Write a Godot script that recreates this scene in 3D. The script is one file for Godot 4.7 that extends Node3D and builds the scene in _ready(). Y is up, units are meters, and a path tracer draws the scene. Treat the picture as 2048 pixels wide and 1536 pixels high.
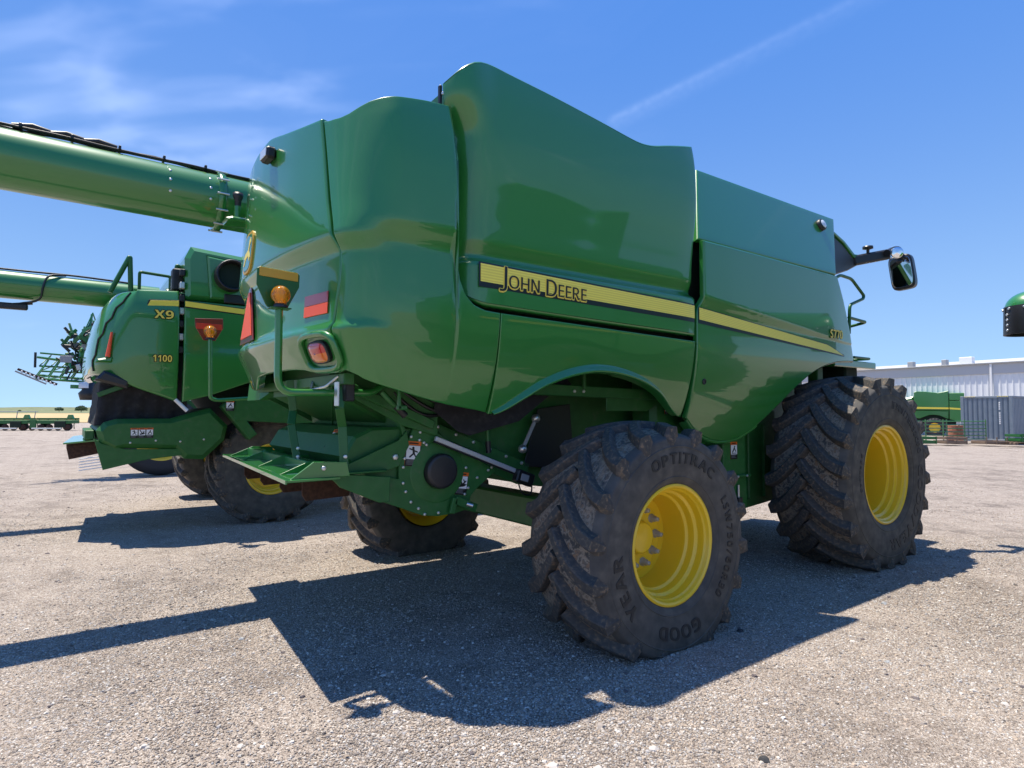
extends Node3D
# A dealer's gravel yard: a big green combine harvester seen from behind on its right side,
# a second combine and a folded sprayer behind it, a warehouse, a container and field edges far off.
# World axes: +X is the way the combines face, +Z is their right-hand side, Y is up, metres.

var M := {}
var names := {}
const CAM := Vector3(-3.365, 1.6, 4.872)

class MB:
	var v := PackedVector3Array()
	var n := PackedVector3Array()
	var uv := PackedVector2Array()
	var ix := PackedInt32Array()
	func face(p: Array, out: Vector3, uvs := []) -> void:
		var nn: Vector3 = (p[1] - p[0]).cross(p[2] - p[0])
		if nn.length() < 1e-12 and p.size() > 3:
			nn = (p[2] - p[0]).cross(p[3] - p[0])
		nn = nn.normalized()
		var ccw := nn.dot(out) >= 0.0
		if not ccw: nn = -nn
		var s := v.size()
		for k in p.size():
			v.append(p[k]); n.append(nn)
			uv.append(uvs[k] if uvs.size() > k else Vector2(p[k].x, p[k].y))
		for k in range(1, p.size() - 1):
			if ccw: ix.append_array([s, s + k + 1, s + k])
			else: ix.append_array([s, s + k, s + k + 1])
	func grid(p: Array, ci := false, cj := false, sgn := 1.0) -> void:
		var a: int = p.size(); var b: int = p[0].size(); var s := v.size()
		for i in a:
			for j in b:
				var i0 := i - 1; var i1 := i + 1; var j0 := j - 1; var j1 := j + 1
				if ci: i0 = (i0 + a) % a; i1 = i1 % a
				else: i0 = maxi(i0, 0); i1 = mini(i1, a - 1)
				if cj: j0 = (j0 + b) % b; j1 = j1 % b
				else: j0 = maxi(j0, 0); j1 = mini(j1, b - 1)
				var du: Vector3 = p[i1][j] - p[i0][j]; var dv: Vector3 = p[i][j1] - p[i][j0]
				var nn := du.cross(dv) * sgn
				if nn.length_squared() < 1e-16: nn = Vector3.UP
				v.append(p[i][j]); n.append(nn.normalized())
				uv.append(Vector2(float(i) / maxi(a - 1, 1), float(j) / maxi(b - 1, 1)))
		for i in (a if ci else a - 1):
			for j in (b if cj else b - 1):
				var q0 := s + i * b + j; var q1 := s + ((i + 1) % a) * b + j
				var q2 := s + ((i + 1) % a) * b + (j + 1) % b; var q3 := s + i * b + (j + 1) % b
				if sgn > 0: ix.append_array([q0, q2, q1, q0, q3, q2])
				else: ix.append_array([q0, q1, q2, q0, q2, q3])
	func box(c: Vector3, s: Vector3, bs := Basis(), ch := 0.006) -> MB:
		var h := s * 0.5
		ch = minf(ch, minf(h.x, minf(h.y, h.z)) * 0.45)
		var q := func(ax: int, sg: Vector3) -> Vector3:
			var o := Vector3(sg.x * (h.x - ch), sg.y * (h.y - ch), sg.z * (h.z - ch))
			o[ax] = sg[ax] * h[ax]
			return c + bs * o
		for ax in 3:
			var b: int = (ax + 1) % 3; var d: int = (ax + 2) % 3
			for sa in [-1.0, 1.0]:
				var ps := []
				for k in [[-1.0, -1.0], [1.0, -1.0], [1.0, 1.0], [-1.0, 1.0]]:
					var sg := Vector3.ZERO; sg[ax] = sa; sg[b] = k[0]; sg[d] = k[1]
					ps.append(q.call(ax, sg))
				var out := Vector3.ZERO; out[ax] = sa
				face(ps, bs * out)
			for sb in [-1.0, 1.0]:
				for sd in [-1.0, 1.0]:
					var e0 := Vector3.ZERO; e0[b] = sb; e0[d] = sd
					var lo := e0; lo[ax] = -1.0
					var hi := e0; hi[ax] = 1.0
					face([q.call(b, lo), q.call(b, hi), q.call(d, hi), q.call(d, lo)], bs * e0)
		for sx in [-1.0, 1.0]:
			for sy in [-1.0, 1.0]:
				for sz in [-1.0, 1.0]:
					var sg := Vector3(sx, sy, sz)
					face([q.call(0, sg), q.call(1, sg), q.call(2, sg)], bs * sg)
		return self
	func bar(a: Vector3, b: Vector3, w: float, t: float, upv := Vector3.UP, ch := 0.004) -> MB:
		var x := (b - a).normalized()
		if absf(x.dot(upv)) > 0.98: upv = Vector3(0, 0, 1)
		var z := x.cross(upv).normalized(); var y := z.cross(x).normalized()
		return box((a + b) * 0.5, Vector3(a.distance_to(b), w, t), Basis(x, y, z), ch)
	func tube(path: Array, r: float, sides := 10, closed := false, r1 := -1.0) -> MB:
		var rows := []
		var up := Vector3.UP
		var k := path.size()
		var prev := Vector3.ZERO
		for i in k:
			var t: Vector3
			if closed: t = path[(i + 1) % k] - path[(i - 1 + k) % k]
			else: t = path[mini(i + 1, k - 1)] - path[maxi(i - 1, 0)]
			t = t.normalized()
			if i == 0:
				if absf(t.dot(up)) > 0.95: up = Vector3(1, 0, 0)
				prev = (up - t * t.dot(up)).normalized()
			else: prev = (prev - t * t.dot(prev)).normalized()
			var w := t.cross(prev)
			var row := PackedVector3Array()
			var rr := r if r1 < 0 else lerpf(r, r1, float(i) / (k - 1))
			for j in sides:
				var an := TAU * j / sides
				row.append(path[i] + (prev * cos(an) + w * sin(an)) * rr)
			rows.append(row)
		grid(rows, closed, true, -1.0)
		if not closed:
			face(Array(rows[0]), path[0] - path[1])
			face(Array(rows[k - 1]), path[k - 1] - path[k - 2])
		return self
	func lathe(prof: Array, xf := Transform3D(), seg := 32) -> MB:
		var rows := []
		for q in prof:
			var row := PackedVector3Array()
			for j in seg:
				var an := TAU * j / seg
				row.append(xf * Vector3(maxf(q.x, 1e-4) * cos(an), maxf(q.x, 1e-4) * sin(an), q.y))
			rows.append(row)
		grid(rows, false, true, -1.0)
		return self
	func prism(poly: Array, z0: float, z1: float, ch := 0.01, xf := Transform3D()) -> MB:
		var p := PackedVector2Array(poly)
		var area := 0.0
		for i in p.size(): area += p[i].cross(p[(i + 1) % p.size()])
		if area < 0: p.reverse()
		var m := p.size(); var ins := PackedVector2Array()
		for i in m:
			var d0 := (p[i] - p[(i - 1 + m) % m]).normalized(); var d1 := (p[(i + 1) % m] - p[i]).normalized()
			var nn := Vector2(-d0.y, d0.x) + Vector2(-d1.y, d1.x)
			var l := nn.length()
			nn = nn / maxf(l, 1e-5)
			ins.append(p[i] + nn * ch / maxf(l * 0.5, 0.4))
		var tr := Geometry2D.triangulate_polygon(ins)
		for side in [[z1, 1.0], [z0, -1.0]]:
			var s := v.size(); var nn: Vector3 = xf.basis * Vector3(0, 0, side[1])
			for q in ins:
				v.append(xf * Vector3(q.x, q.y, side[0])); n.append(nn.normalized()); uv.append(q)
			for k in range(0, tr.size(), 3):
				var a := ins[tr[k]]; var b := ins[tr[k + 1]]; var c := ins[tr[k + 2]]
				var pos := (b - a).cross(c - a) > 0
				if pos == (side[1] > 0): ix.append_array([s + tr[k], s + tr[k + 2], s + tr[k + 1]])
				else: ix.append_array([s + tr[k], s + tr[k + 1], s + tr[k + 2]])
		for i in m:
			var j := (i + 1) % m
			var d := (p[j] - p[i]).normalized()
			var o: Vector3 = xf.basis * Vector3(d.y, -d.x, 0)
			var za := z0 + ch; var zb := z1 - ch
			face([xf * Vector3(p[i].x, p[i].y, za), xf * Vector3(p[j].x, p[j].y, za), xf * Vector3(p[j].x, p[j].y, zb), xf * Vector3(p[i].x, p[i].y, zb)], o)
			face([xf * Vector3(p[i].x, p[i].y, zb), xf * Vector3(p[j].x, p[j].y, zb), xf * Vector3(ins[j].x, ins[j].y, z1), xf * Vector3(ins[i].x, ins[i].y, z1)], o + xf.basis.z)
			face([xf * Vector3(p[i].x, p[i].y, za), xf * Vector3(p[j].x, p[j].y, za), xf * Vector3(ins[j].x, ins[j].y, z0), xf * Vector3(ins[i].x, ins[i].y, z0)], o - xf.basis.z)
		return self
	# a pressed sheet: f(s, t) gives its outer face; its rim is rolled over by r and returned by d
	func panel(f: Callable, a: int, b: int, r := 0.02, d := 0.05, sgn := 1.0) -> MB:
		var q := []
		for i in a + 1:
			var row := PackedVector3Array()
			for j in b + 1: row.append(f.call(float(i) / a, float(j) / b))
			q.append(row)
		var ring := [[-r, 0.0], [r * 0.5 - r, r * (1 - 0.866)], [r * 0.866 - r, r * 0.5], [0.0, r], [0.0, maxf(d, r + 0.001)]]
		var rows := []
		for i in range(-4, a + 5):
			var bi := clampi(i, 0, a)
			var ki := 0
			if i <= 0: ki = -i
			elif i >= a: ki = i - a
			var row := PackedVector3Array()
			for j in range(-4, b + 5):
				var bj := clampi(j, 0, b)
				var kj := 0
				if j <= 0: kj = -j
				elif j >= b: kj = j - b
				var P: Vector3 = q[bi][bj]
				var du: Vector3 = q[mini(bi + 1, a)][bj] - q[maxi(bi - 1, 0)][bj]
				var dv: Vector3 = q[bi][mini(bj + 1, b)] - q[bi][maxi(bj - 1, 0)]
				var N := (du.cross(dv) * sgn).normalized()
				var back := 0.0
				if bi == 0 and i <= 0: P -= du.normalized() * ring[ki][0]; back = maxf(back, ring[ki][1])
				elif bi == a and i >= a: P += du.normalized() * ring[ki][0]; back = maxf(back, ring[ki][1])
				if bj == 0 and j <= 0: P -= dv.normalized() * ring[kj][0]; back = maxf(back, ring[kj][1])
				elif bj == b and j >= b: P += dv.normalized() * ring[kj][0]; back = maxf(back, ring[kj][1])
				row.append(P - N * back)
			rows.append(row)
		grid(rows, false, false, sgn)
		return self
	func add(m: Mesh, xf: Transform3D) -> MB:
		for s in m.get_surface_count():
			var ar: Array = m.surface_get_arrays(s)
			var st := v.size()
			var vv: PackedVector3Array = ar[Mesh.ARRAY_VERTEX]; var nn: PackedVector3Array = ar[Mesh.ARRAY_NORMAL]
			for k in vv.size():
				v.append(xf * vv[k]); n.append((xf.basis * nn[k]).normalized()); uv.append(Vector2(vv[k].x, vv[k].y))
			var ii = ar[Mesh.ARRAY_INDEX]
			if ii != null and ii.size() > 0:
				for k in ii: ix.append(st + k)
			else:
				for k in vv.size(): ix.append(st + k)
		return self
	func mesh() -> ArrayMesh:
		var ar := []; ar.resize(Mesh.ARRAY_MAX)
		ar[Mesh.ARRAY_VERTEX] = v; ar[Mesh.ARRAY_NORMAL] = n; ar[Mesh.ARRAY_TEX_UV] = uv; ar[Mesh.ARRAY_INDEX] = ix
		var m := ArrayMesh.new(); m.add_surface_from_arrays(Mesh.PRIMITIVE_TRIANGLES, ar)
		return m

func lin(r: float, g: float, b: float) -> Color: return Color(r, g, b).linear_to_srgb()

func numbered(called: String) -> String:
	names[called] = names.get(called, -1) + 1
	return called if names[called] == 0 else "%s_%03d" % [called, names[called]]

func thing(called: String, label: String, category: String, at := Vector3.ZERO, turn := 0.0, group := "") -> Node3D:
	var o := Node3D.new(); o.name = numbered(called); add_child(o)
	o.position = at; o.rotation.y = turn
	o.set_meta("label", label); o.set_meta("category", category)
	if group: o.set_meta("group", group)
	return o

func put(called: String, m, mat: Material, parent: Node, xf := Transform3D()) -> MeshInstance3D:
	var o := MeshInstance3D.new()
	o.name = called
	o.mesh = m.mesh() if m is MB else m
	o.material_override = mat
	o.transform = xf
	parent.add_child(o, true)
	return o

func sub(called: String, parent: Node, at := Vector3.ZERO) -> Node3D:
	var o := Node3D.new(); o.name = called; parent.add_child(o, true); o.position = at
	return o

func struct(called: String, m, mat: Material) -> MeshInstance3D:
	var o := put(numbered(called), m, mat, self)
	o.set_meta("kind", "structure")
	return o

func tag(o: Node, label: String, category: String, group := "", kind := "") -> void:
	o.set_meta("label", label); o.set_meta("category", category)
	if group: o.set_meta("group", group)
	if kind: o.set_meta("kind", kind)

# smooth curve y(x) through points
func cv(pts: Array, x: float) -> float:
	var k := pts.size()
	if x <= pts[0].x: return pts[0].y
	if x >= pts[k - 1].x: return pts[k - 1].y
	var i := 0
	while x > pts[i + 1].x: i += 1
	var p0: Vector2 = pts[maxi(i - 1, 0)]; var p1: Vector2 = pts[i]; var p2: Vector2 = pts[i + 1]; var p3: Vector2 = pts[mini(i + 2, k - 1)]
	var h := p2.x - p1.x; var t := (x - p1.x) / h
	var m1 := (p2.y - p0.y) / maxf(p2.x - p0.x, 1e-6); var m2 := (p3.y - p1.y) / maxf(p3.x - p1.x, 1e-6)
	var sl := (p2.y - p1.y) / h
	if i == 0: m1 = sl
	if i == k - 2: m2 = sl
	if sl == 0.0: m1 = 0.0; m2 = 0.0
	else:
		m1 = clampf(m1 / sl, 0.0, 3.0) * sl; m2 = clampf(m2 / sl, 0.0, 3.0) * sl
	return (2 * t * t * t - 3 * t * t + 1) * p1.y + (t * t * t - 2 * t * t + t) * h * m1 + (-2 * t * t * t + 3 * t * t) * p2.y + (t * t * t - t * t) * h * m2

func ln(pts: Array, x: float) -> float:
	if x <= pts[0].x: return pts[0].y
	for i in pts.size() - 1:
		if x <= pts[i + 1].x: return lerpf(pts[i].y, pts[i + 1].y, (x - pts[i].x) / (pts[i + 1].x - pts[i].x))
	return pts[pts.size() - 1].y

# resample a polyline as a smooth path of k + 1 points
func path(pts: Array, k: int) -> Array:
	var c := Curve3D.new(); c.bake_interval = 0.01
	for i in pts.size():
		var a: Vector3 = pts[maxi(i - 1, 0)]; var b: Vector3 = pts[mini(i + 1, pts.size() - 1)]
		var here: Vector3 = pts[i]
		var t := (b - a).normalized()
		var li := here.distance_to(a) / 3.0; var lo := here.distance_to(b) / 3.0
		c.add_point(here, -t * li, t * lo)
	var out := []
	for i in k + 1: out.append(c.sample_baked(c.get_baked_length() * i / k, true))
	return out

# round the corners of a polyline by radius r (for bent pipes)
func bent(pts: Array, r: float, k := 5) -> Array:
	var out := [pts[0]]
	for i in range(1, pts.size() - 1):
		var p: Vector3 = pts[i]
		var a: Vector3 = (pts[i - 1] - p); var b: Vector3 = (pts[i + 1] - p)
		var rr := minf(r, minf(a.length(), b.length()) * 0.48)
		var pa := p + a.normalized() * rr; var pb := p + b.normalized() * rr
		for j in k + 1:
			var t := float(j) / k
			out.append(pa.lerp(p, t).lerp(p.lerp(pb, t), t))
	out.append(pts[pts.size() - 1])
	return out

func facing(at: Vector3, out: Vector3, up := Vector3.UP) -> Transform3D:
	var z := out.normalized(); var x := up.cross(z).normalized(); var y := z.cross(x)
	return Transform3D(Basis(x, y, z), at)

var fonts := {}
func text_mesh(t: String, h: float, depth := 0.004, weight := 700, stretch := 100) -> TextMesh:
	var key := "%d_%d" % [weight, stretch]
	if not fonts.has(key):
		var f := SystemFont.new(); f.font_names = PackedStringArray(["Droid Sans"]); f.font_weight = weight; f.font_stretch = stretch
		fonts[key] = f
	var m := TextMesh.new(); m.font = fonts[key]; m.text = t; m.font_size = 64; m.depth = depth; m.curve_step = 1.0
	m.pixel_size = h / 46.0   # cap height of the face is about 46 of 64
	return m

func rod_bolt(mb: MB, at: Vector3, out: Vector3, r := 0.012, h := 0.012) -> void:
	var xf := facing(at, out, Vector3(0.1, 1, 0.05))
	mb.lathe([Vector2(r, -0.002), Vector2(r, h * 0.7), Vector2(r * 0.75, h), Vector2(0.0, h)], xf, 6)

func noise_tex(freq: float, stops: Array, seed_ := 1, size := 512, octaves := 4, kind := FastNoiseLite.TYPE_SIMPLEX_SMOOTH, normal := false, bump := 4.0) -> NoiseTexture2D:
	var nz := FastNoiseLite.new(); nz.noise_type = kind; nz.frequency = freq; nz.seed = seed_
	nz.fractal_octaves = octaves
	if kind == FastNoiseLite.TYPE_CELLULAR: nz.cellular_return_type = FastNoiseLite.RETURN_DISTANCE
	var t := NoiseTexture2D.new(); t.width = size; t.height = size; t.seamless = true; t.seamless_blend_skirt = 0.25; t.noise = nz
	t.generate_mipmaps = false
	if normal: t.as_normal_map = true; t.bump_strength = bump
	if stops.size():
		var g := Gradient.new()
		var o := PackedFloat32Array(); var c := PackedColorArray()
		for s in stops: o.append(s[0]); c.append(s[1])
		g.offsets = o; g.colors = c
		t.color_ramp = g
	return t

# crushed stone grain that repeats without a seam: wrapped lattices of random values, enlarged and added up
func grain(size: int, layers: Array, sd: int) -> Image:
	var rng := RandomNumberGenerator.new(); rng.seed = sd
	var total := PackedFloat32Array(); total.resize(size * size)
	for l in layers:
		var p: int = l[0]; var k := size / p; var pad := 2
		var small := Image.create(p + 2 * pad, p + 2 * pad, false, Image.FORMAT_L8)
		var vals := PackedByteArray(); vals.resize(p * p)
		for i in p * p: vals[i] = rng.randi() & 255
		for y in p + 2 * pad:
			for x in p + 2 * pad:
				var g := vals[((y - pad + p) % p) * p + (x - pad + p) % p] / 255.0
				small.set_pixel(x, y, Color(g, g, g))
		small.resize((p + 2 * pad) * k, (p + 2 * pad) * k, Image.INTERPOLATE_CUBIC)
		var data := small.get_region(Rect2i(pad * k, pad * k, size, size)).get_data()
		var w: float = l[1] / 255.0
		for i in size * size: total[i] += data[i] * w
	var out := PackedByteArray(); out.resize(size * size)
	for i in size * size: out[i] = int(clampf(total[i], 0.0, 1.0) * 255.0)
	return Image.create_from_data(size, size, false, Image.FORMAT_L8, out)

func toned(im: Image, stops: Array) -> ImageTexture:
	var g := Gradient.new(); var o := PackedFloat32Array(); var c := PackedColorArray()
	for s in stops: o.append(s[0]); c.append(s[1])
	g.offsets = o; g.colors = c
	var lut := PackedByteArray()
	for i in 256:
		var q := g.sample(i / 255.0); lut.append_array([int(q.r * 255), int(q.g * 255), int(q.b * 255)])
	var src := im.get_data(); var dst := PackedByteArray(); dst.resize(src.size() * 3)
	for i in src.size():
		var k := src[i] * 3
		dst[i * 3] = lut[k]; dst[i * 3 + 1] = lut[k + 1]; dst[i * 3 + 2] = lut[k + 2]
	return ImageTexture.create_from_image(Image.create_from_data(im.get_width(), im.get_height(), false, Image.FORMAT_RGB8, dst))

func flat(c: Color, rough := 0.6, metal := 0.0) -> StandardMaterial3D:
	var m := StandardMaterial3D.new(); m.albedo_color = c; m.roughness = rough; m.metallic = metal
	return m

func tri(m: StandardMaterial3D, scale: float, world := false) -> StandardMaterial3D:
	m.uv1_triplanar = true; m.uv1_world_triplanar = world; m.uv1_scale = Vector3.ONE * scale
	return m

func coat(c: Color, rough := 0.3, coat_rough := 0.04, w := 1.0) -> StandardMaterial3D:
	var m := flat(c, rough)
	m.clearcoat_enabled = true; m.clearcoat = w; m.clearcoat_roughness = coat_rough
	return m

func materials() -> void:
	M.paint = coat(lin(0.022, 0.185, 0.030), 0.35, 0.035)
	M.paint_dull = flat(lin(0.018, 0.115, 0.022), 0.38)
	# chassis paint: the same green under a film of field dust in patches
	var ch := flat(Color.WHITE, 0.5)
	ch.albedo_texture = noise_tex(0.012, [[0.0, lin(0.016, 0.105, 0.02)], [0.55, lin(0.02, 0.125, 0.024)], [0.75, lin(0.028, 0.125, 0.03)], [1.0, lin(0.06, 0.12, 0.045)]], 5, 512, 5)
	M.chassis = tri(ch, 1.3)
	M.far_paint = coat(lin(0.03, 0.19, 0.032), 0.4, 0.1)
	M.yellow = coat(lin(0.84, 0.56, 0.02), 0.4, 0.1, 0.5)
	M.stripe_yellow = flat(lin(0.88, 0.72, 0.08), 0.4)
	M.letter_yellow = flat(lin(0.85, 0.66, 0.10), 0.4)
	M.black = flat(lin(0.012, 0.012, 0.014), 0.45)
	M.decal_black = flat(lin(0.012, 0.013, 0.018), 0.3)
	M.plastic = flat(lin(0.02, 0.02, 0.023), 0.38)
	M.inside = flat(lin(0.006, 0.018, 0.008), 0.8)
	M.cloth = tri(flat(Color.WHITE, 0.9), 2.0)
	M.cloth.albedo_texture = noise_tex(0.02, [[0.0, lin(0.012, 0.012, 0.016)], [0.6, lin(0.02, 0.021, 0.026)], [1.0, lin(0.045, 0.043, 0.045)]], 9, 256, 5)
	M.steel = flat(lin(0.55, 0.55, 0.56), 0.3, 0.9)
	M.zinc = flat(lin(0.62, 0.63, 0.62), 0.35, 0.8)
	M.alu = flat(lin(0.6, 0.61, 0.63), 0.45, 0.55)
	M.white = flat(lin(0.78, 0.78, 0.77), 0.5)
	M.nut = flat(lin(0.4, 0.39, 0.35), 0.45, 0.2)
	M.grey = flat(lin(0.3, 0.31, 0.32), 0.5)
	M.red = coat(lin(0.62, 0.03, 0.02), 0.35, 0.1)
	M.dark_red = coat(lin(0.22, 0.012, 0.012), 0.35, 0.1)
	M.orange_red = flat(lin(0.95, 0.11, 0.035), 0.4)
	M.gold = flat(lin(0.55, 0.33, 0.03), 0.4)
	M.mirror = flat(lin(0.85, 0.87, 0.88), 0.02, 1.0)
	M.rust = tri(flat(Color.WHITE, 0.85), 3.0)
	M.rust.albedo_texture = noise_tex(0.03, [[0.0, lin(0.03, 0.014, 0.01)], [0.5, lin(0.06, 0.026, 0.016)], [1.0, lin(0.11, 0.05, 0.03)]], 11, 256, 5)
	M.barrel = tri(flat(Color.WHITE, 0.8), 1.0)
	M.barrel.albedo_texture = noise_tex(0.03, [[0.0, lin(0.2, 0.06, 0.03)], [0.5, lin(0.34, 0.13, 0.07)], [1.0, lin(0.42, 0.2, 0.12)]], 12, 256, 4)
	var am := StandardMaterial3D.new()
	am.albedo_color = lin(1.0, 0.44, 0.016); am.roughness = 0.06; am.metallic_specular = 0.6
	am.refraction_enabled = true; am.refraction_scale = 0.05
	am.albedo_color.a = 0.25; am.transparency = BaseMaterial3D.TRANSPARENCY_ALPHA
	M.amber = am
	M.amber_core = flat(lin(1.0, 0.62, 0.12), 0.15, 0.6)
	M.lens_red = coat(lin(0.55, 0.03, 0.03), 0.12, 0.03)
	M.lens_orange = coat(lin(0.75, 0.16, 0.02), 0.12, 0.03)
	M.lens_clear = coat(lin(0.7, 0.72, 0.74), 0.1, 0.03)
	var gl := StandardMaterial3D.new(); gl.albedo_color = Color(0.02, 0.03, 0.03, 0.75); gl.roughness = 0.03
	gl.transparency = BaseMaterial3D.TRANSPARENCY_ALPHA
	M.glass = gl
	# tyres: black rubber greyed by dust, dried mud caught between the lugs
	var ca := flat(Color.WHITE, 0.85)
	ca.albedo_texture = noise_tex(0.009, [[0.0, lin(0.04, 0.038, 0.038)], [0.33, lin(0.06, 0.056, 0.053)], [0.42, lin(0.2, 0.163, 0.125)], [0.58, lin(0.29, 0.235, 0.18)], [0.66, lin(0.085, 0.076, 0.068)], [0.75, lin(0.25, 0.15, 0.088)], [1.0, lin(0.2, 0.125, 0.075)]], 21, 1024, 5)
	ca.heightmap_enabled = true; ca.heightmap_scale = 0.6
	ca.heightmap_texture = noise_tex(0.05, [], 22, 512, 5)
	M.carcass = tri(ca, 1.6)
	var sw := flat(Color.WHITE, 0.8)
	sw.albedo_texture = noise_tex(0.012, [[0.0, lin(0.045, 0.043, 0.041)], [0.5, lin(0.076, 0.071, 0.065)], [1.0, lin(0.125, 0.113, 0.097)]], 23, 512, 6)
	M.sidewall = tri(sw, 1.2)
	var lg := flat(Color.WHITE, 0.72)
	lg.albedo_texture = noise_tex(0.018, [[0.0, lin(0.032, 0.032, 0.033)], [0.5, lin(0.054, 0.051, 0.049)], [0.66, lin(0.085, 0.076, 0.065)], [0.75, lin(0.2, 0.135, 0.085)], [1.0, lin(0.24, 0.145, 0.08)]], 24, 1024, 6)
	lg.heightmap_enabled = true; lg.heightmap_scale = 0.12
	lg.heightmap_texture = ca.heightmap_texture
	M.lug = tri(lg, 1.4)
	M.tyre_letter = flat(lin(0.02, 0.02, 0.021), 0.6)
	M.dark_tyre = flat(lin(0.03, 0.03, 0.032), 0.75)
	# warehouse
	M.wall_white = tri(flat(Color.WHITE, 0.5), 0.2)
	M.wall_white.albedo_texture = noise_tex(0.01, [[0.0, lin(0.66, 0.69, 0.72)], [1.0, lin(0.76, 0.78, 0.8)]], 31, 256, 4)
	M.fascia = flat(lin(0.45, 0.46, 0.48), 0.5)
	M.roof = flat(lin(0.5, 0.5, 0.51), 0.5)
	M.container = tri(flat(Color.WHITE, 0.55), 0.6)
	M.container.albedo_texture = noise_tex(0.015, [[0.0, lin(0.17, 0.21, 0.25)], [0.7, lin(0.2, 0.24, 0.285)], [1.0, lin(0.23, 0.25, 0.28)]], 33, 256, 5)
	M.wood = tri(flat(Color.WHITE, 0.8), 2.0)
	M.wood.albedo_texture = noise_tex(0.03, [[0.0, lin(0.12, 0.075, 0.05)], [1.0, lin(0.3, 0.22, 0.16)]], 35, 256, 4)
	M.wheat = tri(flat(Color.WHITE, 0.95), 0.02, true)
	M.wheat.albedo_texture = noise_tex(0.02, [[0.0, lin(0.36, 0.26, 0.12)], [1.0, lin(0.52, 0.39, 0.2)]], 36, 256, 5)
	M.far_green = tri(flat(Color.WHITE, 0.95), 0.01, true)
	M.far_green.albedo_texture = noise_tex(0.02, [[0.0, lin(0.10, 0.13, 0.06)], [1.0, lin(0.2, 0.2, 0.1)]], 37, 256, 5)
	M.leaf = flat(lin(0.05, 0.075, 0.035), 0.8)
	M.leaf.backlight_enabled = true; M.leaf.backlight = lin(0.05, 0.08, 0.03)
	M.bark = flat(lin(0.1, 0.07, 0.05), 0.9)
	# crushed gravel: fine grit with pale and dark grains, over broad patches of dust and damp
	var gr := flat(Color.WHITE, 0.92)
	var gi := grain(1024, [[256, 0.42], [128, 0.36], [64, 0.16], [16, 0.06]], 41)
	gr.albedo_texture = toned(gi, [[0.12, lin(0.075, 0.057, 0.048)], [0.32, lin(0.205, 0.168, 0.14)], [0.48, lin(0.32, 0.268, 0.226)], [0.62, lin(0.42, 0.362, 0.312)], [0.76, lin(0.57, 0.525, 0.475)], [0.9, lin(0.7, 0.68, 0.65)]])
	gr.detail_enabled = true; gr.detail_blend_mode = BaseMaterial3D.BLEND_MODE_MUL
	gr.detail_uv_layer = BaseMaterial3D.DETAIL_UV_2
	gr.detail_albedo = toned(grain(1024, [[256, 0.2], [128, 0.22], [64, 0.2], [32, 0.2], [16, 0.18]], 43), [[0.2, lin(0.58, 0.56, 0.55)], [0.42, lin(0.87, 0.855, 0.845)], [0.55, lin(1.0, 0.99, 0.98)], [0.9, lin(1.0, 1.0, 1.0)]])
	gr.uv2_triplanar = true; gr.uv2_world_triplanar = true; gr.uv2_scale = Vector3.ONE * 0.043
	gr.heightmap_enabled = true; gr.heightmap_scale = 1.1
	gr.heightmap_texture = ImageTexture.create_from_image(gi)
	M.gravel = tri(gr, 1.15, true)
	M.stone = flat(Color.WHITE, 0.85)
	M.stone.vertex_color_use_as_albedo = true

func sky_cover() -> ImageTexture:
	# thin fair-weather cirrus all round and one old vapour trail, as added light on the blue
	var w := 2048; var h := 1024
	var warp := FastNoiseLite.new(); warp.seed = 3; warp.frequency = 1.1; warp.fractal_octaves = 3
	var wisp := FastNoiseLite.new(); wisp.seed = 17; wisp.frequency = 2.2; wisp.fractal_octaves = 5
	var patch := FastNoiseLite.new(); patch.seed = 8; patch.frequency = 1.0; patch.fractal_octaves = 2
	var img := Image.create(w, h, false, Image.FORMAT_RGBA8)
	var TA: Vector3 = TRAIL[0]; var TB: Vector3 = TRAIL[1]
	var tn := TA.cross(TB).normalized()
	for y in h / 2:
		var el := PI * 0.5 - PI * (y + 0.5) / h
		var ce := cos(el); var se := sin(el)
		for x in w:
			var az := TAU * (x + 0.5) / w
			var d := Vector3(sin(az) * ce, se, -cos(az) * ce)
			# lay the clouds on a flat layer high up, drawn out along the wind
			var q := d / (se + 0.22)
			var u := q.x * 0.8 + q.z * 0.6; var v := -q.x * 0.6 + q.z * 0.8
			u += warp.get_noise_2d(q.x * 0.9, q.z * 0.9) * 0.35
			var a := wisp.get_noise_3d(u * 0.55, v * 1.9, 4.0) * 0.5 + 0.5
			var b := patch.get_noise_3d(q.x * 0.75 + 0.35, q.z * 0.75, 1.0) * 0.5 + 0.5
			var c := smoothstep(0.48, 0.9, a) * smoothstep(0.45, 0.75, b) * smoothstep(0.0, 0.12, se)
			c = c * 0.34 + 0.03 * smoothstep(0.45, 0.75, b)
			# vapour trail
			var off := asin(clampf(d.dot(tn), -1.0, 1.0))
			if absf(off) < 0.05 and d.dot(TA + TB) > 0.0:
				var along := d.dot((TB - TA).normalized())
				var t := (along - TA.dot((TB - TA).normalized())) / TA.distance_to(TB)
				if t > -0.02:
					var core := exp(-pow(off / 0.004, 2.0)) * 0.8 + 0.5 * exp(-pow((off - 0.007) / 0.011, 2.0))
					core *= smoothstep(-0.02, 0.03, t) * (1.0 - smoothstep(0.0, 0.9, t) * 0.45) * (0.75 + 0.5 * wisp.get_noise_2d(t * 9.0, off * 90.0))
					c = maxf(c, core * 0.13)
			if c > 0.003: img.set_pixel(x, y, Color(1, 1, 1, clampf(c, 0.0, 1.0)))
	return ImageTexture.create_from_image(img)

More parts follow.
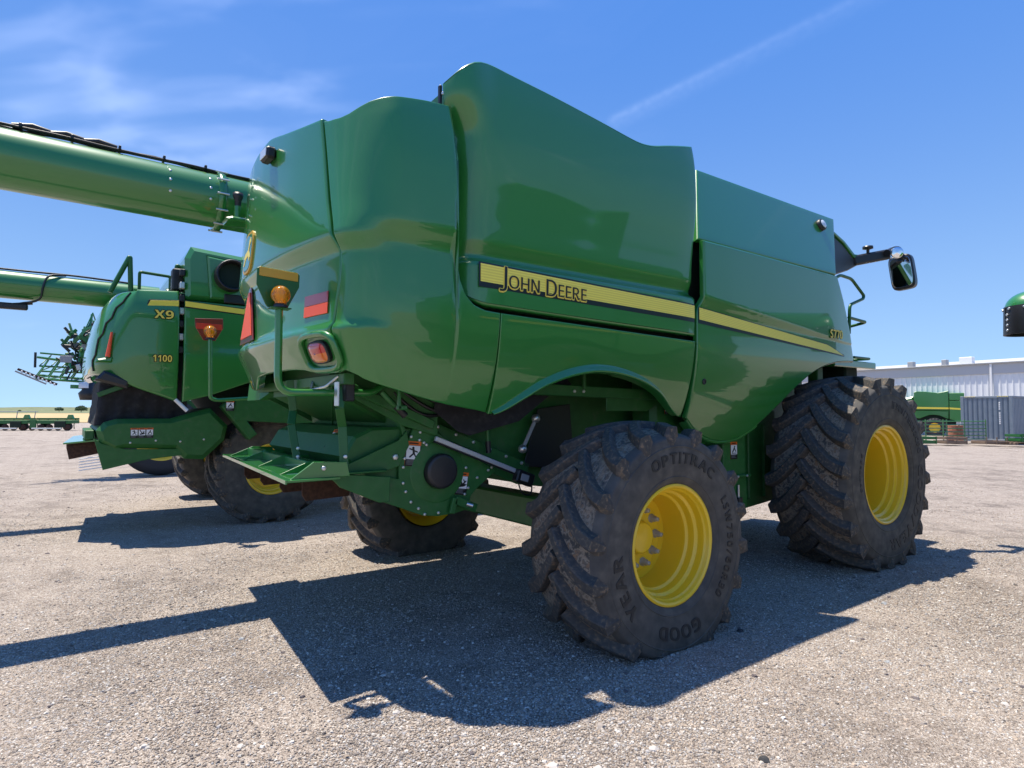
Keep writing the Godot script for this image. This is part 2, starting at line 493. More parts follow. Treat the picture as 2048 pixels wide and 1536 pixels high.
const TRAIL := [Vector3(0.63811, 0.42818, -0.63990), Vector3(0.78190, 0.51261, -0.35478)]
func _ready() -> void:
	# --- camera
	var cam := Camera3D.new(); cam.name = "camera"
	var fh := Vector3(0.58664, 0, -0.80985); var rt := Vector3(0.80985, 0, 0.58664)
	var pitch := atan(54.0 / 1230.0)
	var fw := fh * cos(pitch) + Vector3.UP * sin(pitch)
	cam.transform = Transform3D(Basis(rt, rt.cross(fw), -fw), CAM)
	cam.fov = rad_to_deg(2.0 * atan(768.0 / 1230.0))
	cam.near = 0.05; cam.far = 6000.0
	add_child(cam); cam.current = true
	# --- sky, sun, exposure
	var sky := ProceduralSkyMaterial.new()
	sky.sky_top_color = lin(0.055, 0.178, 0.53); sky.sky_horizon_color = lin(0.34, 0.53, 0.73)
	sky.sky_curve = 0.16; sky.ground_bottom_color = lin(0.3, 0.26, 0.22); sky.ground_horizon_color = lin(0.45, 0.47, 0.48)
	sky.sun_angle_max = 0.0
	sky.sky_cover = sky_cover(); sky.sky_cover_modulate = Color(0.75, 0.75, 0.75)
	var env := Environment.new(); env.background_mode = Environment.BG_SKY
	env.sky = Sky.new(); env.sky.sky_material = sky
	env.tonemap_mode = Environment.TONE_MAPPER_LINEAR
	env.tonemap_exposure = 1.55
	env.background_energy_multiplier = 1.0
	env.sdfgi_enabled = true; env.ssao_enabled = true; env.ssil_enabled = true
	var we := WorldEnvironment.new(); we.name = "world_environment"; we.environment = env; add_child(we)
	var sun := DirectionalLight3D.new(); sun.name = "sun"
	var toward := Vector3(0.145, -1.0, 0.272).normalized()
	sun.basis = Basis.looking_at(toward, Vector3(1, 0, 0))
	sun.light_energy = 1.6; sun.light_angular_distance = 0.5; sun.light_color = Color(1.0, 0.965, 0.9); sun.shadow_enabled = true
	add_child(sun)
	# --- the place
	materials()
	ground()
	warehouse()
	main_combine()
	second_combine()
	sprayer()
	yard_things()
	far_left()
	gravel_stones()

# ---------------------------------------------------------------- wheels
func letters_on_ring(mb: MB, t: String, rad: float, mid_deg: float, h: float, zf: Callable, stretch := 1.0, gap := 0.25) -> void:
	var ms := []; var total := 0.0
	for c in t:
		var m := text_mesh(c, h, 0.008)
		var wd := m.get_aabb().size.x * stretch if c != " " else h * 0.4
		ms.append([m, wd]); total += wd + h * gap
	var pos := -total * 0.5
	for e in ms:
		var a: float = deg_to_rad(mid_deg) - (pos + e[1] * 0.5) / rad
		pos += e[1] + h * gap
		var up := Vector3(cos(a), sin(a), 0); var right := Vector3(sin(a), -cos(a), 0)
		var z0: float = zf.call(rad - h * 0.5); var z1: float = zf.call(rad + h * 0.5)
		var upv := (up * h + Vector3(0, 0, z1 - z0)).normalized()
		var o := up * rad + Vector3(0, 0, (z0 + z1) * 0.5 + 0.001)
		var bs := Basis(right * stretch, upv, right.cross(upv))
		mb.add(e[0], Transform3D(bs, o - bs * e[0].get_aabb().get_center() ))

func sit(mb: MB, yc: float, w: float) -> void:
	# the loaded tyre lies flat on the ground and bulges a little above it
	for i in mb.v.size():
		var p := mb.v[i]
		var low := -yc - p.y
		if low > 0.0:
			p.y = -yc + 0.004 * clampf(low * 10.0, 0.0, 1.0)
		var near := clampf(1.0 - (p.y + yc) / 0.3, 0.0, 1.0)
		if absf(p.z) > w * 0.6: p.z += signf(p.z) * 0.035 * near * near
		mb.v[i] = p

func wheel(parent: Node, at: Vector3, R: float, W: float, rimr: float, yc: float, lugs: int, dir: float, words: Array, dish: float, turn := 0.0) -> Node3D:
	var o := sub("wheel", parent, at); o.rotation.y = turn
	var w := W * 0.5; var lh := R * 0.066; var rc := R - lh
	var crown := func(z: float) -> float: return rc - 0.045 * pow(absf(z) / w, 2.0)
	var side := [Vector2(rimr + 0.005, w * 0.86), Vector2(rimr + 0.03, w * 0.93), Vector2(lerpf(rimr, rc, 0.3), w * 0.985), Vector2(lerpf(rimr, rc, 0.55), w * 1.0), Vector2(lerpf(rimr, rc, 0.78), w * 0.975), Vector2(lerpf(rimr, rc, 0.92), w * 0.91), Vector2(crown.call(w * 0.8), w * 0.8)]
	var zf := func(r: float) -> float: return cv(side, r)
	var fine := []
	for i in 19:
		var r := lerpf(side[0].x, side[6].x, i / 18.0)
		fine.append(Vector2(r, zf.call(r)))
	var ty := MB.new()
	ty.lathe(fine, Transform3D(), 96)
	var inner := []
	for q in fine: inner.append(Vector2(q.x, -q.y))
	inner.reverse()
	ty.lathe(inner, Transform3D(), 96)
	# moulded bead and shoulder rings
	for rr in [lerpf(rimr, rc, 0.16), lerpf(rimr, rc, 0.7)]:
		var zz: float = zf.call(rr)
		ty.lathe([Vector2(rr + 0.008, zz - 0.004), Vector2(rr + 0.003, zz + 0.004), Vector2(rr - 0.003, zz + 0.004), Vector2(rr - 0.008, zz - 0.004)], Transform3D(), 96)
	sit(ty, yc, w)
	put("tyre", ty, M.sidewall, o)
	var tr := MB.new(); var prof := []
	for i in 13:
		var z := lerpf(w * 0.8, -w * 0.8, i / 12.0)
		prof.append(Vector2(crown.call(z), z))
	tr.lathe(prof, Transform3D(), 96)
	sit(tr, yc, w)
	put("tread", tr, M.carcass, o)
	var lg := MB.new(); var sweep := 0.42 * 0.85 / R * (W / 0.75)
	var rng := RandomNumberGenerator.new(); rng.seed = int(R * 1000)
	for sd in [-1.0, 1.0]:
		for k in lugs:
			var a0 := TAU * (k + (0.5 if sd > 0 else 0.0)) / lugs
			var rows := []
			var nst := 13
			for st in nst:
				var u := minf(float(st) / 9.0, 1.0)
				var z := lerpf(-w * 0.06, w * 0.92, u)
				var base: float = crown.call(minf(z, w * 0.84)) - 0.012
				var beta := 0.0; var hh := lh + 0.012
				if st > 9:
					var e := (st - 9) / 3.0
					base = rc - 0.035 - e * R * 0.095; z = zf.call(minf(base, side[6].x)) - 0.004
					beta = deg_to_rad(16 + 34 * e); hh = lerpf(lh * 0.85, 0.004, e)
				elif st >= 7: beta = deg_to_rad((st - 6) * 5.0)
				var an := a0 + dir * sweep * (1.0 - pow(1.0 - u, 1.55))
				if st > 9: an += dir * 0.012 * (st - 9)
				var rad := Vector3(cos(an), sin(an), 0); var tan := Vector3(-sin(an), cos(an), 0)
				var zz := Vector3(0, 0, sd)
				var nn := rad * cos(beta) + zz * sin(beta)
				var P := rad * base + zz * z
				# across the lug, square to its run
				var du := 1.0 / 9.0
				var slope := dir * sweep * 1.55 * pow(maxf(1.0 - u, 0.02), 0.55) * base
				var run := (tan * slope + zz * w * 1.01).normalized() if st <= 9 else (-rad).normalized()
				var across := run.cross(nn).normalized()
				if across.dot(tan) < 0: across = -across
				var tw := R * lerpf(0.034, 0.050, u); var bw := tw * 1.55
				if st > 9: tw *= lerpf(1.0, 0.45, (st - 9) / 3.0); bw *= lerpf(1.0, 0.6, (st - 9) / 3.0)
				var row := PackedVector3Array([P - across * bw, P - across * tw + nn * (hh - 0.008), P - across * (tw - 0.008) + nn * hh, P + across * (tw - 0.008) + nn * hh, P + across * tw + nn * (hh - 0.008), P + across * bw])
				rows.append(row)
			for st in nst - 1:
				for j in 5:
					var mid: Vector3 = (rows[st][j] + rows[st + 1][j + 1]) * 0.5
					var core: Vector3 = (rows[st][0] + rows[st][5] + rows[st + 1][0] + rows[st + 1][5]) * 0.25
					lg.face([rows[st][j], rows[st + 1][j], rows[st + 1][j + 1], rows[st][j + 1]], mid - core + (rows[st][2] - rows[st][0]).normalized() * 0.001)
			lg.face(Array(rows[0]), -Vector3(0, 0, sd)); lg.face(Array(rows[nst - 1]), Vector3(0, 0, sd))
	sit(lg, yc, w)
	put("tread_lugs", lg, M.lug, o)
	# rim: rolled flange, stepped barrel, deep dished disc
	var zr := w * 0.88; var f := rimr / 0.41
	var rp := [Vector2(rimr - 0.01, zr - 0.05), Vector2(rimr + 0.012, zr - 0.012), Vector2(rimr + 0.010, zr + 0.004), Vector2(rimr - 0.004, zr + 0.010), Vector2(rimr - 0.018, zr), Vector2(rimr - 0.026, zr - 0.022), Vector2(rimr - 0.036 * f, zr - 0.035), Vector2(rimr - 0.04 * f, zr - 0.085), Vector2(rimr - 0.062 * f, zr - 0.10), Vector2(rimr - 0.066 * f, zr - 0.15), Vector2(rimr - 0.085 * f, zr - 0.165), Vector2(rimr - 0.09 * f, zr - dish)]
	var sharp := []
	for i in rp.size() - 1:
		sharp.append(rp[i]); sharp.append(rp[i].lerp(rp[i + 1], 0.12)); sharp.append(rp[i].lerp(rp[i + 1], 0.88))
	sharp.append(rp[rp.size() - 1])
	var rm := MB.new(); rm.lathe(sharp, Transform3D(), 72)
	rm.lathe([Vector2(rimr - 0.01, -zr), Vector2(rimr - 0.04 * f, -zr + 0.05), Vector2(rimr - 0.09 * f, -zr + 0.12), Vector2(rimr - 0.09 * f, zr - dish)], Transform3D(), 72)
	put("rim", rm, M.yellow, o)
	var dz := zr - dish
	var hr := rimr - 0.09 * f
	var hb := MB.new()
	hb.lathe([Vector2(hr, dz), Vector2(hr * 0.97, dz), Vector2(hr * 0.80, dz), Vector2(hr * 0.785, dz + 0.012), Vector2(hr * 0.76, dz + 0.014), Vector2(hr * 0.42, dz + 0.014), Vector2(hr * 0.39, dz + 0.03), Vector2(hr * 0.36, dz + 0.075), Vector2(hr * 0.3, dz + 0.085), Vector2(0.0, dz + 0.085)], Transform3D(), 48)
	put("hub", hb, M.yellow, o)
	var nut := MB.new()
	nut.lathe([Vector2(0.034, 0), Vector2(0.034, 0.008), Vector2(0.024, 0.009), Vector2(0.024, 0.04), Vector2(0.017, 0.043), Vector2(0.016, 0.068), Vector2(0.0, 0.07)], Transform3D(), 8)
	var nm := nut.mesh()
	for k in 10:
		var an := TAU * k / 10.0
		put("lug_nut", nm, M.nut, o, Transform3D(Basis(), Vector3(cos(an) * hr * 0.63, sin(an) * hr * 0.63, dz + 0.014)))
	for wd in words:
		var tm := MB.new()
		letters_on_ring(tm, wd[0], wd[1], wd[2], wd[3], zf, wd[4])
		sit(tm, yc, w)
		put("lettering", tm, M.tyre_letter, o)
	return o

# ---------------------------------------------------------------- the big combine
const REAR_Y := [Vector2(1.55, 0.24), Vector2(1.68, 0.15), Vector2(1.8, 0.085), Vector2(1.95, 0.025), Vector2(2.07, -0.03), Vector2(2.105, -0.035), Vector2(2.125, -0.012), Vector2(2.3, 0.004), Vector2(2.53, 0.014), Vector2(2.56, 0.012), Vector2(2.65, -0.032), Vector2(2.68, -0.036), Vector2(2.9, -0.02), Vector2(3.2, 0.0), Vector2(3.45, 0.012), Vector2(3.7, 0.03)]
const SIDE_Y := [Vector2(1.5, -0.215), Vector2(1.62, -0.155), Vector2(1.75, -0.102), Vector2(1.9, -0.055), Vector2(2.05, -0.022), Vector2(2.2, -0.003), Vector2(2.3, 0.0), Vector2(2.6, -0.016), Vector2(2.63, -0.015), Vector2(2.735, 0.032), Vector2(2.765, 0.035), Vector2(3.15, 0.030), Vector2(3.4, 0.0), Vector2(3.58, -0.045), Vector2(3.65, -0.06)]
const TANK_Y := [Vector2(2.15, 1.497), Vector2(2.4, 1.503), Vector2(2.57, 1.503), Vector2(2.585, 1.499), Vector2(2.615, 1.452), Vector2(2.635, 1.440), Vector2(2.65, 1.440), Vector2(2.725, 1.468), Vector2(2.75, 1.472), Vector2(2.9, 1.482), Vector2(3.05, 1.497), Vector2(3.25, 1.522), Vector2(3.45, 1.537), Vector2(3.7, 1.53), Vector2(3.85, 1.512), Vector2(4.0, 1.48)]
const HOOD_Z := [Vector2(-1.13, -1.5), Vector2(-1.12, -1.85), Vector2(-1.09, -2.0), Vector2(-1.02, -2.07), Vector2(-0.9, -2.12), Vector2(-0.7, -2.16), Vector2(-0.4, -2.195), Vector2(0.0, -2.205), Vector2(0.6, -2.175), Vector2(1.0, -2.125), Vector2(1.28, -2.075), Vector2(1.36, -2.055)]
const SEAM_Z := [Vector2(1.8, 1.28), Vector2(2.12, 1.30), Vector2(2.5, 1.34), Vector2(2.68, 1.31), Vector2(2.9, 1.24), Vector2(3.45, 1.09)]

func tank_top(x: float) -> float:
	return cv([Vector2(-1.35, 3.75), Vector2(-1.31, 3.80), Vector2(-1.26, 3.86), Vector2(-1.17, 3.93), Vector2(-1.08, 3.955), Vector2(-0.95, 3.94), Vector2(-0.6, 3.905), Vector2(-0.1, 3.84), Vector2(0.25, 3.79), Vector2(0.36, 3.782), Vector2(0.5, 3.797), Vector2(0.71, 3.855), Vector2(1.08, 3.95)], x)

func front_band(x: float) -> float: return ln([Vector2(1.1, 2.60), Vector2(3.7, 2.37)], x)

func front_z(x: float, y: float) -> float:
	# outer face of the long panel ahead of the arch: waisted at the style line, tucked in below
	var b := front_band(x); var fade := clampf((4.1 - x) / 2.6, 0.15, 1.0)
	var z := 1.50
	z += 0.042 * fade * clampf((y - b) / (0.09 * fade) + 1.0, 0.0, 1.0)
	var low := maxf(0.0, 2.2 - y)
	z -= 0.24 * low * low + 0.04 * low
	z -= 0.05 * pow(clampf((x - 3.3) / 0.7, 0.0, 1.0), 2.0)
	return z

func rear_at(z: float, y: float) -> Vector3:
	return Vector3(cv(HOOD_Z, z) + cv(REAR_Y, y), y, z)

func decal(kind: int) -> ImageTexture:
	# safety labels: orange header, white picture field with a black figure, black text field
	var w := 48; var h := 80
	var im := Image.create(w, h, false, Image.FORMAT_RGBA8)
	im.fill(Color(0.05, 0.05, 0.05))
	im.fill_rect(Rect2i(0, 0, w, 13), Color(0.85, 0.4, 0.1))
	im.fill_rect(Rect2i(9, 4, 30, 5), Color(0.25, 0.12, 0.05))
	im.fill_rect(Rect2i(2, 14, w - 4, 44), Color(0.88, 0.88, 0.88))
	var rng := RandomNumberGenerator.new(); rng.seed = kind
	var dot := func(x: float, y: float, r: float) -> void:
		for yy in range(int(y - r), int(y + r) + 1):
			for xx in range(int(x - r), int(x + r) + 1):
				if Vector2(xx - x, yy - y).length() <= r and xx > 2 and xx < w - 3 and yy > 14 and yy < 57: im.set_pixel(xx, yy, Color(0.04, 0.04, 0.04))
	var stroke := func(a: Vector2, b: Vector2, r: float) -> void:
		for k in 24: dot.call(lerpf(a.x, b.x, k / 23.0), lerpf(a.y, b.y, k / 23.0), r)
	if kind == 0:
		dot.call(23, 21, 4); stroke.call(Vector2(24, 26), Vector2(26, 38), 3.5); stroke.call(Vector2(26, 38), Vector2(14, 50), 2.2)
		stroke.call(Vector2(26, 38), Vector2(36, 52), 2.2); stroke.call(Vector2(24, 28), Vector2(12, 24), 2); stroke.call(Vector2(25, 29), Vector2(37, 33), 2)
	elif kind == 1:
		stroke.call(Vector2(10, 18), Vector2(24, 40), 3); stroke.call(Vector2(14, 48), Vector2(34, 44), 5); stroke.call(Vector2(28, 40), Vector2(40, 30), 2)
		stroke.call(Vector2(30, 26), Vector2(36, 36), 2); stroke.call(Vector2(30, 48), Vector2(42, 42), 2)
	else:
		stroke.call(Vector2(14, 46), Vector2(26, 28), 3.5); stroke.call(Vector2(26, 28), Vector2(36, 44), 2.5); dot.call(28, 22, 4); stroke.call(Vector2(10, 52), Vector2(38, 52), 2)
	for k in 4:
		var ln_w := rng.randi_range(24, 38)
		im.fill_rect(Rect2i(5, 61 + k * 4, ln_w, 1), Color(0.7, 0.7, 0.7))
	return ImageTexture.create_from_image(im)

func label_plate(parent: Node, kind: int, xf: Transform3D, w: float, h: float) -> void:
	if not M.has("label%d" % kind):
		var m := flat(Color.WHITE, 0.45); m.albedo_texture = decal(kind); M["label%d" % kind] = m
	var mb := MB.new()
	mb.face([Vector3(-w / 2, -h / 2, 0.003), Vector3(w / 2, -h / 2, 0.003), Vector3(w / 2, h / 2, 0.003), Vector3(-w / 2, h / 2, 0.003)], Vector3(0, 0, 1), [Vector2(0, 1), Vector2(1, 1), Vector2(1, 0), Vector2(0, 0)])
	for e in [[Vector3(-w / 2, -h / 2, 0), Vector3(w / 2, -h / 2, 0), Vector3(0, -1, 0)], [Vector3(-w / 2, h / 2, 0), Vector3(w / 2, h / 2, 0), Vector3(0, 1, 0)], [Vector3(-w / 2, -h / 2, 0), Vector3(-w / 2, h / 2, 0), Vector3(-1, 0, 0)], [Vector3(w / 2, -h / 2, 0), Vector3(w / 2, h / 2, 0), Vector3(1, 0, 0)]]:
		var up := Vector3(0, 0, 0.003)
		mb.face([e[0], e[1], e[1] + up, e[0] + up], e[2], [Vector2(0.02, 0.02), Vector2(0.03, 0.02), Vector2(0.03, 0.03), Vector2(0.02, 0.03)])
	put("warning_label", mb, M["label%d" % kind], parent, xf)

func main_combine() -> void:
	var c := thing("combine_harvester", "large green combine harvester in the foreground with tall tank side and lettered yellow stripe", "combine harvester")
	# ---- side and rear sheet metal
	var plan := path([Vector3(-1.345, 0, -0.22), Vector3(-1.315, 0, -0.14), Vector3(-1.265, 0, -0.07), Vector3(-1.2, 0, -0.018), Vector3(-1.08, 0, 0), Vector3(-0.7, 0, 0), Vector3(0, 0, 0), Vector3(0.6, 0, 0), Vector3(1.06, 0, 0)], 60)
	var tank_bot := [Vector2(-1.42, 2.62), Vector2(-1.335, 2.47), Vector2(-1.28, 2.365), Vector2(-1.2, 2.31), Vector2(-1.08, 2.292), Vector2(1.07, 2.25)]
	var tank_f := func(s: float, t: float) -> Vector3:
		var i := s * 60.0; var a: Vector3 = plan[int(i)]; var b: Vector3 = plan[mini(int(i) + 1, 60)]
		var q := a.lerp(b, i - int(i))
		var y := lerpf(cv(tank_bot, q.x), tank_top(q.x), t)
		var edge := 0.012 * pow(clampf((q.x - 0.8) / 0.26, 0, 1), 3.0)
		# the upper part of the rear corner swells out over the panel behind it
		var k := smoothstep(3.4, 3.72, y) * (1.0 - smoothstep(-1.345, -1.05, q.x))
		return Vector3(q.x - 0.075 * k, y, cv(TANK_Y, y) + q.z + 0.085 * k - edge)
	var tank_panel := put("tank_side_panel", MB.new().panel(tank_f, 60, 84, 0.022, 0.09, 1.0), M.paint, c)
	var cpl := path([Vector3(-2.07, 0, 1.287), Vector3(-2.035, 0, 1.37), Vector3(-1.97, 0, 1.44), Vector3(-1.86, 0, 1.49), Vector3(-1.7, 0, 1.515), Vector3(-1.5, 0, 1.52), Vector3(-1.25, 0, 1.51), Vector3(-1.017, 0, 1.50)], 64)
	var ctop := [Vector2(-2.075, 3.445), Vector2(-2.055, 3.425), Vector2(-2.02, 3.42), Vector2(-1.99, 3.432), Vector2(-1.95, 3.465), Vector2(-1.91, 3.493), Vector2(-1.86, 3.513), Vector2(-1.8, 3.527), Vector2(-1.57, 3.562), Vector2(-1.4, 3.58), Vector2(-1.385, 3.58), Vector2(-1.365, 2.65), Vector2(-1.345, 2.46), Vector2(-1.30, 2.35), Vector2(-1.23, 2.29), Vector2(-1.14, 2.265), Vector2(-1.03, 2.26)]
	var cbot := [Vector2(-2.075, 1.85), Vector2(-2.02, 1.82), Vector2(-1.95, 1.785), Vector2(-1.75, 1.73), Vector2(-1.4, 1.65), Vector2(-1.08, 1.6), Vector2(-1.02, 1.588)]
	var corner_f := func(s: float, t: float) -> Vector3:
		var i := s * 64.0; var a: Vector3 = cpl[int(i)]; var b: Vector3 = cpl[mini(int(i) + 1, 64)]
		var q := a.lerp(b, i - int(i))
		var y := lerpf(cv(cbot, q.x), ln(ctop, q.x), t)
		var wr := 1.0 - smoothstep(-2.05, -1.75, q.x)
		var lean := (cv(SEAM_Z, y) - 1.30) * (1.0 - smoothstep(0.0, 0.36, s))
		var i0 := mini(int(i), 63)
		var along: Vector3 = (cpl[i0 + 1] - cpl[i0]).normalized()
		var out := -cv(REAR_Y, y) * wr + cv(SIDE_Y, y) * (1.0 - wr)
		return Vector3(q.x - along.z * out + 0.15 * minf(lean, 0.0), y, q.z + lean + along.x * out)
	put("rear_corner_panel", MB.new().panel(corner_f, 64, 72, 0.009, 0.06, 1.0), M.paint, c)
	var hbot := [Vector2(-1.13, 2.0), Vector2(-0.95, 1.80), Vector2(-0.6, 1.765), Vector2(-0.45, 1.78), Vector2(-0.2, 1.86), Vector2(0.4, 1.875), Vector2(0.75, 1.865), Vector2(0.95, 1.835), Vector2(1.2, 1.83), Vector2(1.27, 1.845)]
	var htop := [Vector2(-1.13, 3.2), Vector2(-1.08, 3.32), Vector2(-0.98, 3.45), Vector2(-0.8, 3.55), Vector2(-0.5, 3.615), Vector2(-0.2, 3.645), Vector2(0.1, 3.645), Vector2(0.3, 3.605), Vector2(0.46, 3.565), Vector2(0.75, 3.505), Vector2(1.07, 3.455), Vector2(1.3, 3.43)]
	var hood_f := func(s: float, t: float) -> Vector3:
		var zr := cv(SEAM_Z, lerpf(1.85, 3.45, t)) - 0.026
		var z := lerpf(-1.13, zr, pow(s, 1.3))
		return rear_at(z, lerpf(cv(hbot, z), cv(htop, z), t))
	put("rear_hood", MB.new().panel(hood_f, 56, 72, 0.016, 0.06, 1.0), M.paint, c)
	# lower panel with the wheel arch
	var arch := [Vector2(-1.02, 1.578), Vector2(-0.98, 1.578), Vector2(-0.90, 1.61), Vector2(-0.77, 1.685), Vector2(-0.59, 1.785), Vector2(-0.35, 1.865), Vector2(-0.10, 1.903), Vector2(0.12, 1.893), Vector2(0.40, 1.84), Vector2(0.64, 1.752), Vector2(0.86, 1.61), Vector2(0.95, 1.565), Vector2(1.05, 1.545)]
	var low_f := func(s: float, t: float) -> Vector3:
		var x := lerpf(-1.012, 1.045, s)
		var y := lerpf(cv(arch, x), lerpf(2.258, 2.205, s), t)
		return Vector3(x, y, 1.5 + cv(SIDE_Y, y) * 0.9)
	put("wheel_arch_panel", MB.new().panel(low_f, 60, 24, 0.006, 0.05, 1.0), M.paint, c)
	var lip := []
	for i in 49:
		var x := lerpf(-0.985, 0.955, i / 48.0)
		var y := cv(arch, x); var e := 0.02
		var tn := Vector2(2 * e, cv(arch, x + e) - cv(arch, x - e)).normalized()
		var nn := Vector2(-tn.y, tn.x)
		var zb := 1.5 + cv(SIDE_Y, y) * 0.9
		var fade := sin(PI * clampf((x + 1.03) / 2.03, 0, 1)); fade = 0.25 + 0.75 * sqrt(fade)
		var row := PackedVector3Array()
		for k in [[0.085, -0.001], [0.06, 0.004], [0.03, 0.03], [0.012, 0.055], [0.0, 0.06], [-0.012, 0.052], [-0.016, 0.02], [-0.016, -0.06]]:
			var q: Vector2 = Vector2(x, y) + nn * float(k[0]) * fade
			row.append(Vector3(q.x, q.y, zb + k[1] * fade + 0.002))
		lip.append(row)
	var lm := MB.new(); lm.grid(lip, false, false, -1.0)
	put("arch_lip", lm, M.paint, c)
	# panels ahead of the arch
	var up_f := func(s: float, t: float) -> Vector3:
		var x := lerpf(1.10 + 0.36 * t, 3.54 + 0.535 * t, s)
		return Vector3(x, lerpf(3.115, 3.915, t), 1.497 - 0.277 * t)
	put("front_tank_panel", MB.new().panel(up_f, 20, 12, 0.02, 0.05, 1.0), M.paint, c)
	var fr := [Vector2(1.07, 1.535), Vector2(1.12, 1.50), Vector2(1.23, 1.43), Vector2(1.45, 1.345), Vector2(1.62, 1.312), Vector2(1.75, 1.305), Vector2(1.88, 1.315), Vector2(2.0, 1.345), Vector2(2.21, 1.46), Vector2(2.44, 1.63), Vector2(2.73, 1.84), Vector2(2.95, 1.965), Vector2(3.13, 2.04), Vector2(3.35, 2.10), Vector2(3.57, 2.135), Vector2(3.98, 2.16)]
	var fl_f := func(s: float, t: float) -> Vector3:
		var x0 := 1.075
		var y1 := 3.10
		var xb := lerpf(x0, 3.98, s); var yb := cv(fr, xb)
		# the nose edge rakes back towards the top
		var y := lerpf(yb, y1, t)
		var nose := ln([Vector2(2.0, 4.0), Vector2(2.2, 3.985), Vector2(2.5, 3.88), Vector2(2.85, 3.71), Vector2(3.1, 3.55)], y)
		var x := lerpf(x0 + 0.05 * smoothstep(2.45, 2.6, y), nose, s)
		y = lerpf(cv(fr, x), y1, t)
		return Vector3(x, y, front_z(x, y))
	put("front_side_panel", MB.new().panel(fl_f, 64, 80, 0.018, 0.05, 1.0), M.paint, c)
	# a return flange that shows under the tuck of the front panel
	var fl2 := []
	for i in 33:
		var x := lerpf(1.08, 2.2, i / 32.0); var y := cv(fr, x); var z := front_z(x, y)
		fl2.append(PackedVector3Array([Vector3(x, y + 0.012, z - 0.004), Vector3(x, y - 0.008, z + 0.006), Vector3(x, y - 0.02, z - 0.02), Vector3(x + 0.02, y - 0.035, z - 0.10)]))
	var f2 := MB.new(); f2.grid(fl2, false, false, -1.0)
	put("panel_flange", f2, M.paint, c)
	# nose: the front end closing plate
	var nf := func(s: float, t: float) -> Vector3:
		var y := lerpf(2.16, 3.09, t)
		var nose := ln([Vector2(2.0, 4.0), Vector2(2.2, 3.985), Vector2(2.5, 3.88), Vector2(2.85, 3.71), Vector2(3.1, 3.55)], y)
		var z0 := front_z(nose, y) - 0.01
		return Vector3(nose + 0.16 * s * (1.0 - t * 0.6), y, z0 - 0.25 * s)
	put("nose_panel", MB.new().panel(nf, 6, 16, 0.01, 0.03, 1.0), M.paint, c)
	# door latches
	for q in [[1.21, 1.86]]:
		var l := MB.new(); l.lathe([Vector2(0.026, -0.004), Vector2(0.026, 0.003), Vector2(0.02, 0.006), Vector2(0.018, 0.002), Vector2(0, 0.002)], facing(Vector3(q[0], q[1], front_z(q[0], q[1]) + 0.004), Vector3(0, -0.1, 1)), 20)
		put("latch", l, M.black, c)
	# mass behind the panels: grain tank, engine bay; near-black paints in the gap shade
	var core := MB.new()
	core.prism([Vector2(-1.85, 2.0), Vector2(1.0, 2.0), Vector2(3.4, 2.1), Vector2(3.45, 3.1), Vector2(1.3, 3.5), Vector2(-1.0, 3.5), Vector2(-1.8, 3.1)], -0.9, 1.34, 0.02); core.prism([Vector2(-0.9, 3.4), Vector2(-0.9, 3.7), Vector2(3.9, 3.8), Vector2(3.5, 3.2)], -0.9, 1.12, 0.02)
	core.prism([Vector2(-1.55, 2.1), Vector2(-1.15, 2.1), Vector2(-1.15, 3.45), Vector2(-1.55, 3.4)], 1.0, 1.33, 0.02)  # filler added behind the rear gap: darkens it and blocks stray sun
	put("inner_body", core, M.inside, c)
	put("tank_shadow_filler", MB.new().box(Vector3(-1.30, 3.5, 0.15), Vector3(0.03, 0.62, 2.3), Basis(), 0.008), M.paint_dull, c)  # plate added so the tank's cast shadow shows no lit notch
	var lf := MB.new(); lf.prism([Vector2(-1.95, 1.7), Vector2(1.0, 1.7), Vector2(3.9, 2.1), Vector2(3.5, 3.7), Vector2(-1.1, 3.6), Vector2(-1.8, 3.1)], -1.5, -0.92, 0.06)
	put("left_side_panel", lf, M.paint, c)
	var rail_strip := MB.new().box(Vector3(-1.413, 3.68, 1.365), Vector3(0.02, 0.15, 0.03))
	put("rubber_edge", rail_strip, M.black, c)
	var bo := MB.new(); rod_bolt(bo, Vector3(-1.405, 3.69, 1.395), Vector3(-1, 0, 0.6), 0.012)
	put("bolt", bo, M.zinc, c)
	# ---- stripe and lettering
	var sw := Image.create(4, 64, false, Image.FORMAT_RGB8)
	for y in 64:
		var k := lin(0.95, 0.82, 0.12) if (y / 5) % 2 == 0 else lin(0.83, 0.68, 0.10)
		if y < 4 or y > 60: k = lin(0.96, 0.84, 0.14)
		for x in 4: sw.set_pixel(x, y, k)
	M.pin = flat(Color.WHITE, 0.35); M.pin.albedo_texture = ImageTexture.create_from_image(sw)
	var sheet := func(x0: float, x1: float, top: Callable, bot: Callable, zf: Callable, lift: float) -> MB:
		var rows := []
		for i in 41:
			var x := lerpf(x0, x1, i / 40.0); var row := PackedVector3Array()
			for j in 7:
				var y: float = lerpf(bot.call(x), top.call(x), j / 6.0)
				row.append(Vector3(x, y, zf.call(x, y) + lift))
			rows.append(row)
		var m := MB.new(); m.grid(rows, false, false, 1.0)
		for k in m.uv.size(): m.uv[k] = Vector2(0.5, 1.0 - m.uv[k].y)
		return m
	var tz := func(x: float, y: float) -> float: return cv(TANK_Y, y) - 0.012 * pow(clampf((x - 0.8) / 0.26, 0, 1), 3.0)
	var st_t := func(x: float) -> float: return lerpf(2.575, 2.515, (x + 1.25) / 2.28)
	var st_b := func(x: float) -> float: return lerpf(2.455, 2.405, (x + 1.25) / 2.28)
	var blk_t := func(x: float) -> float: return st_t.call(x) + 0.012
	var blk_b := func(x: float) -> float: return st_b.call(x) - 0.036
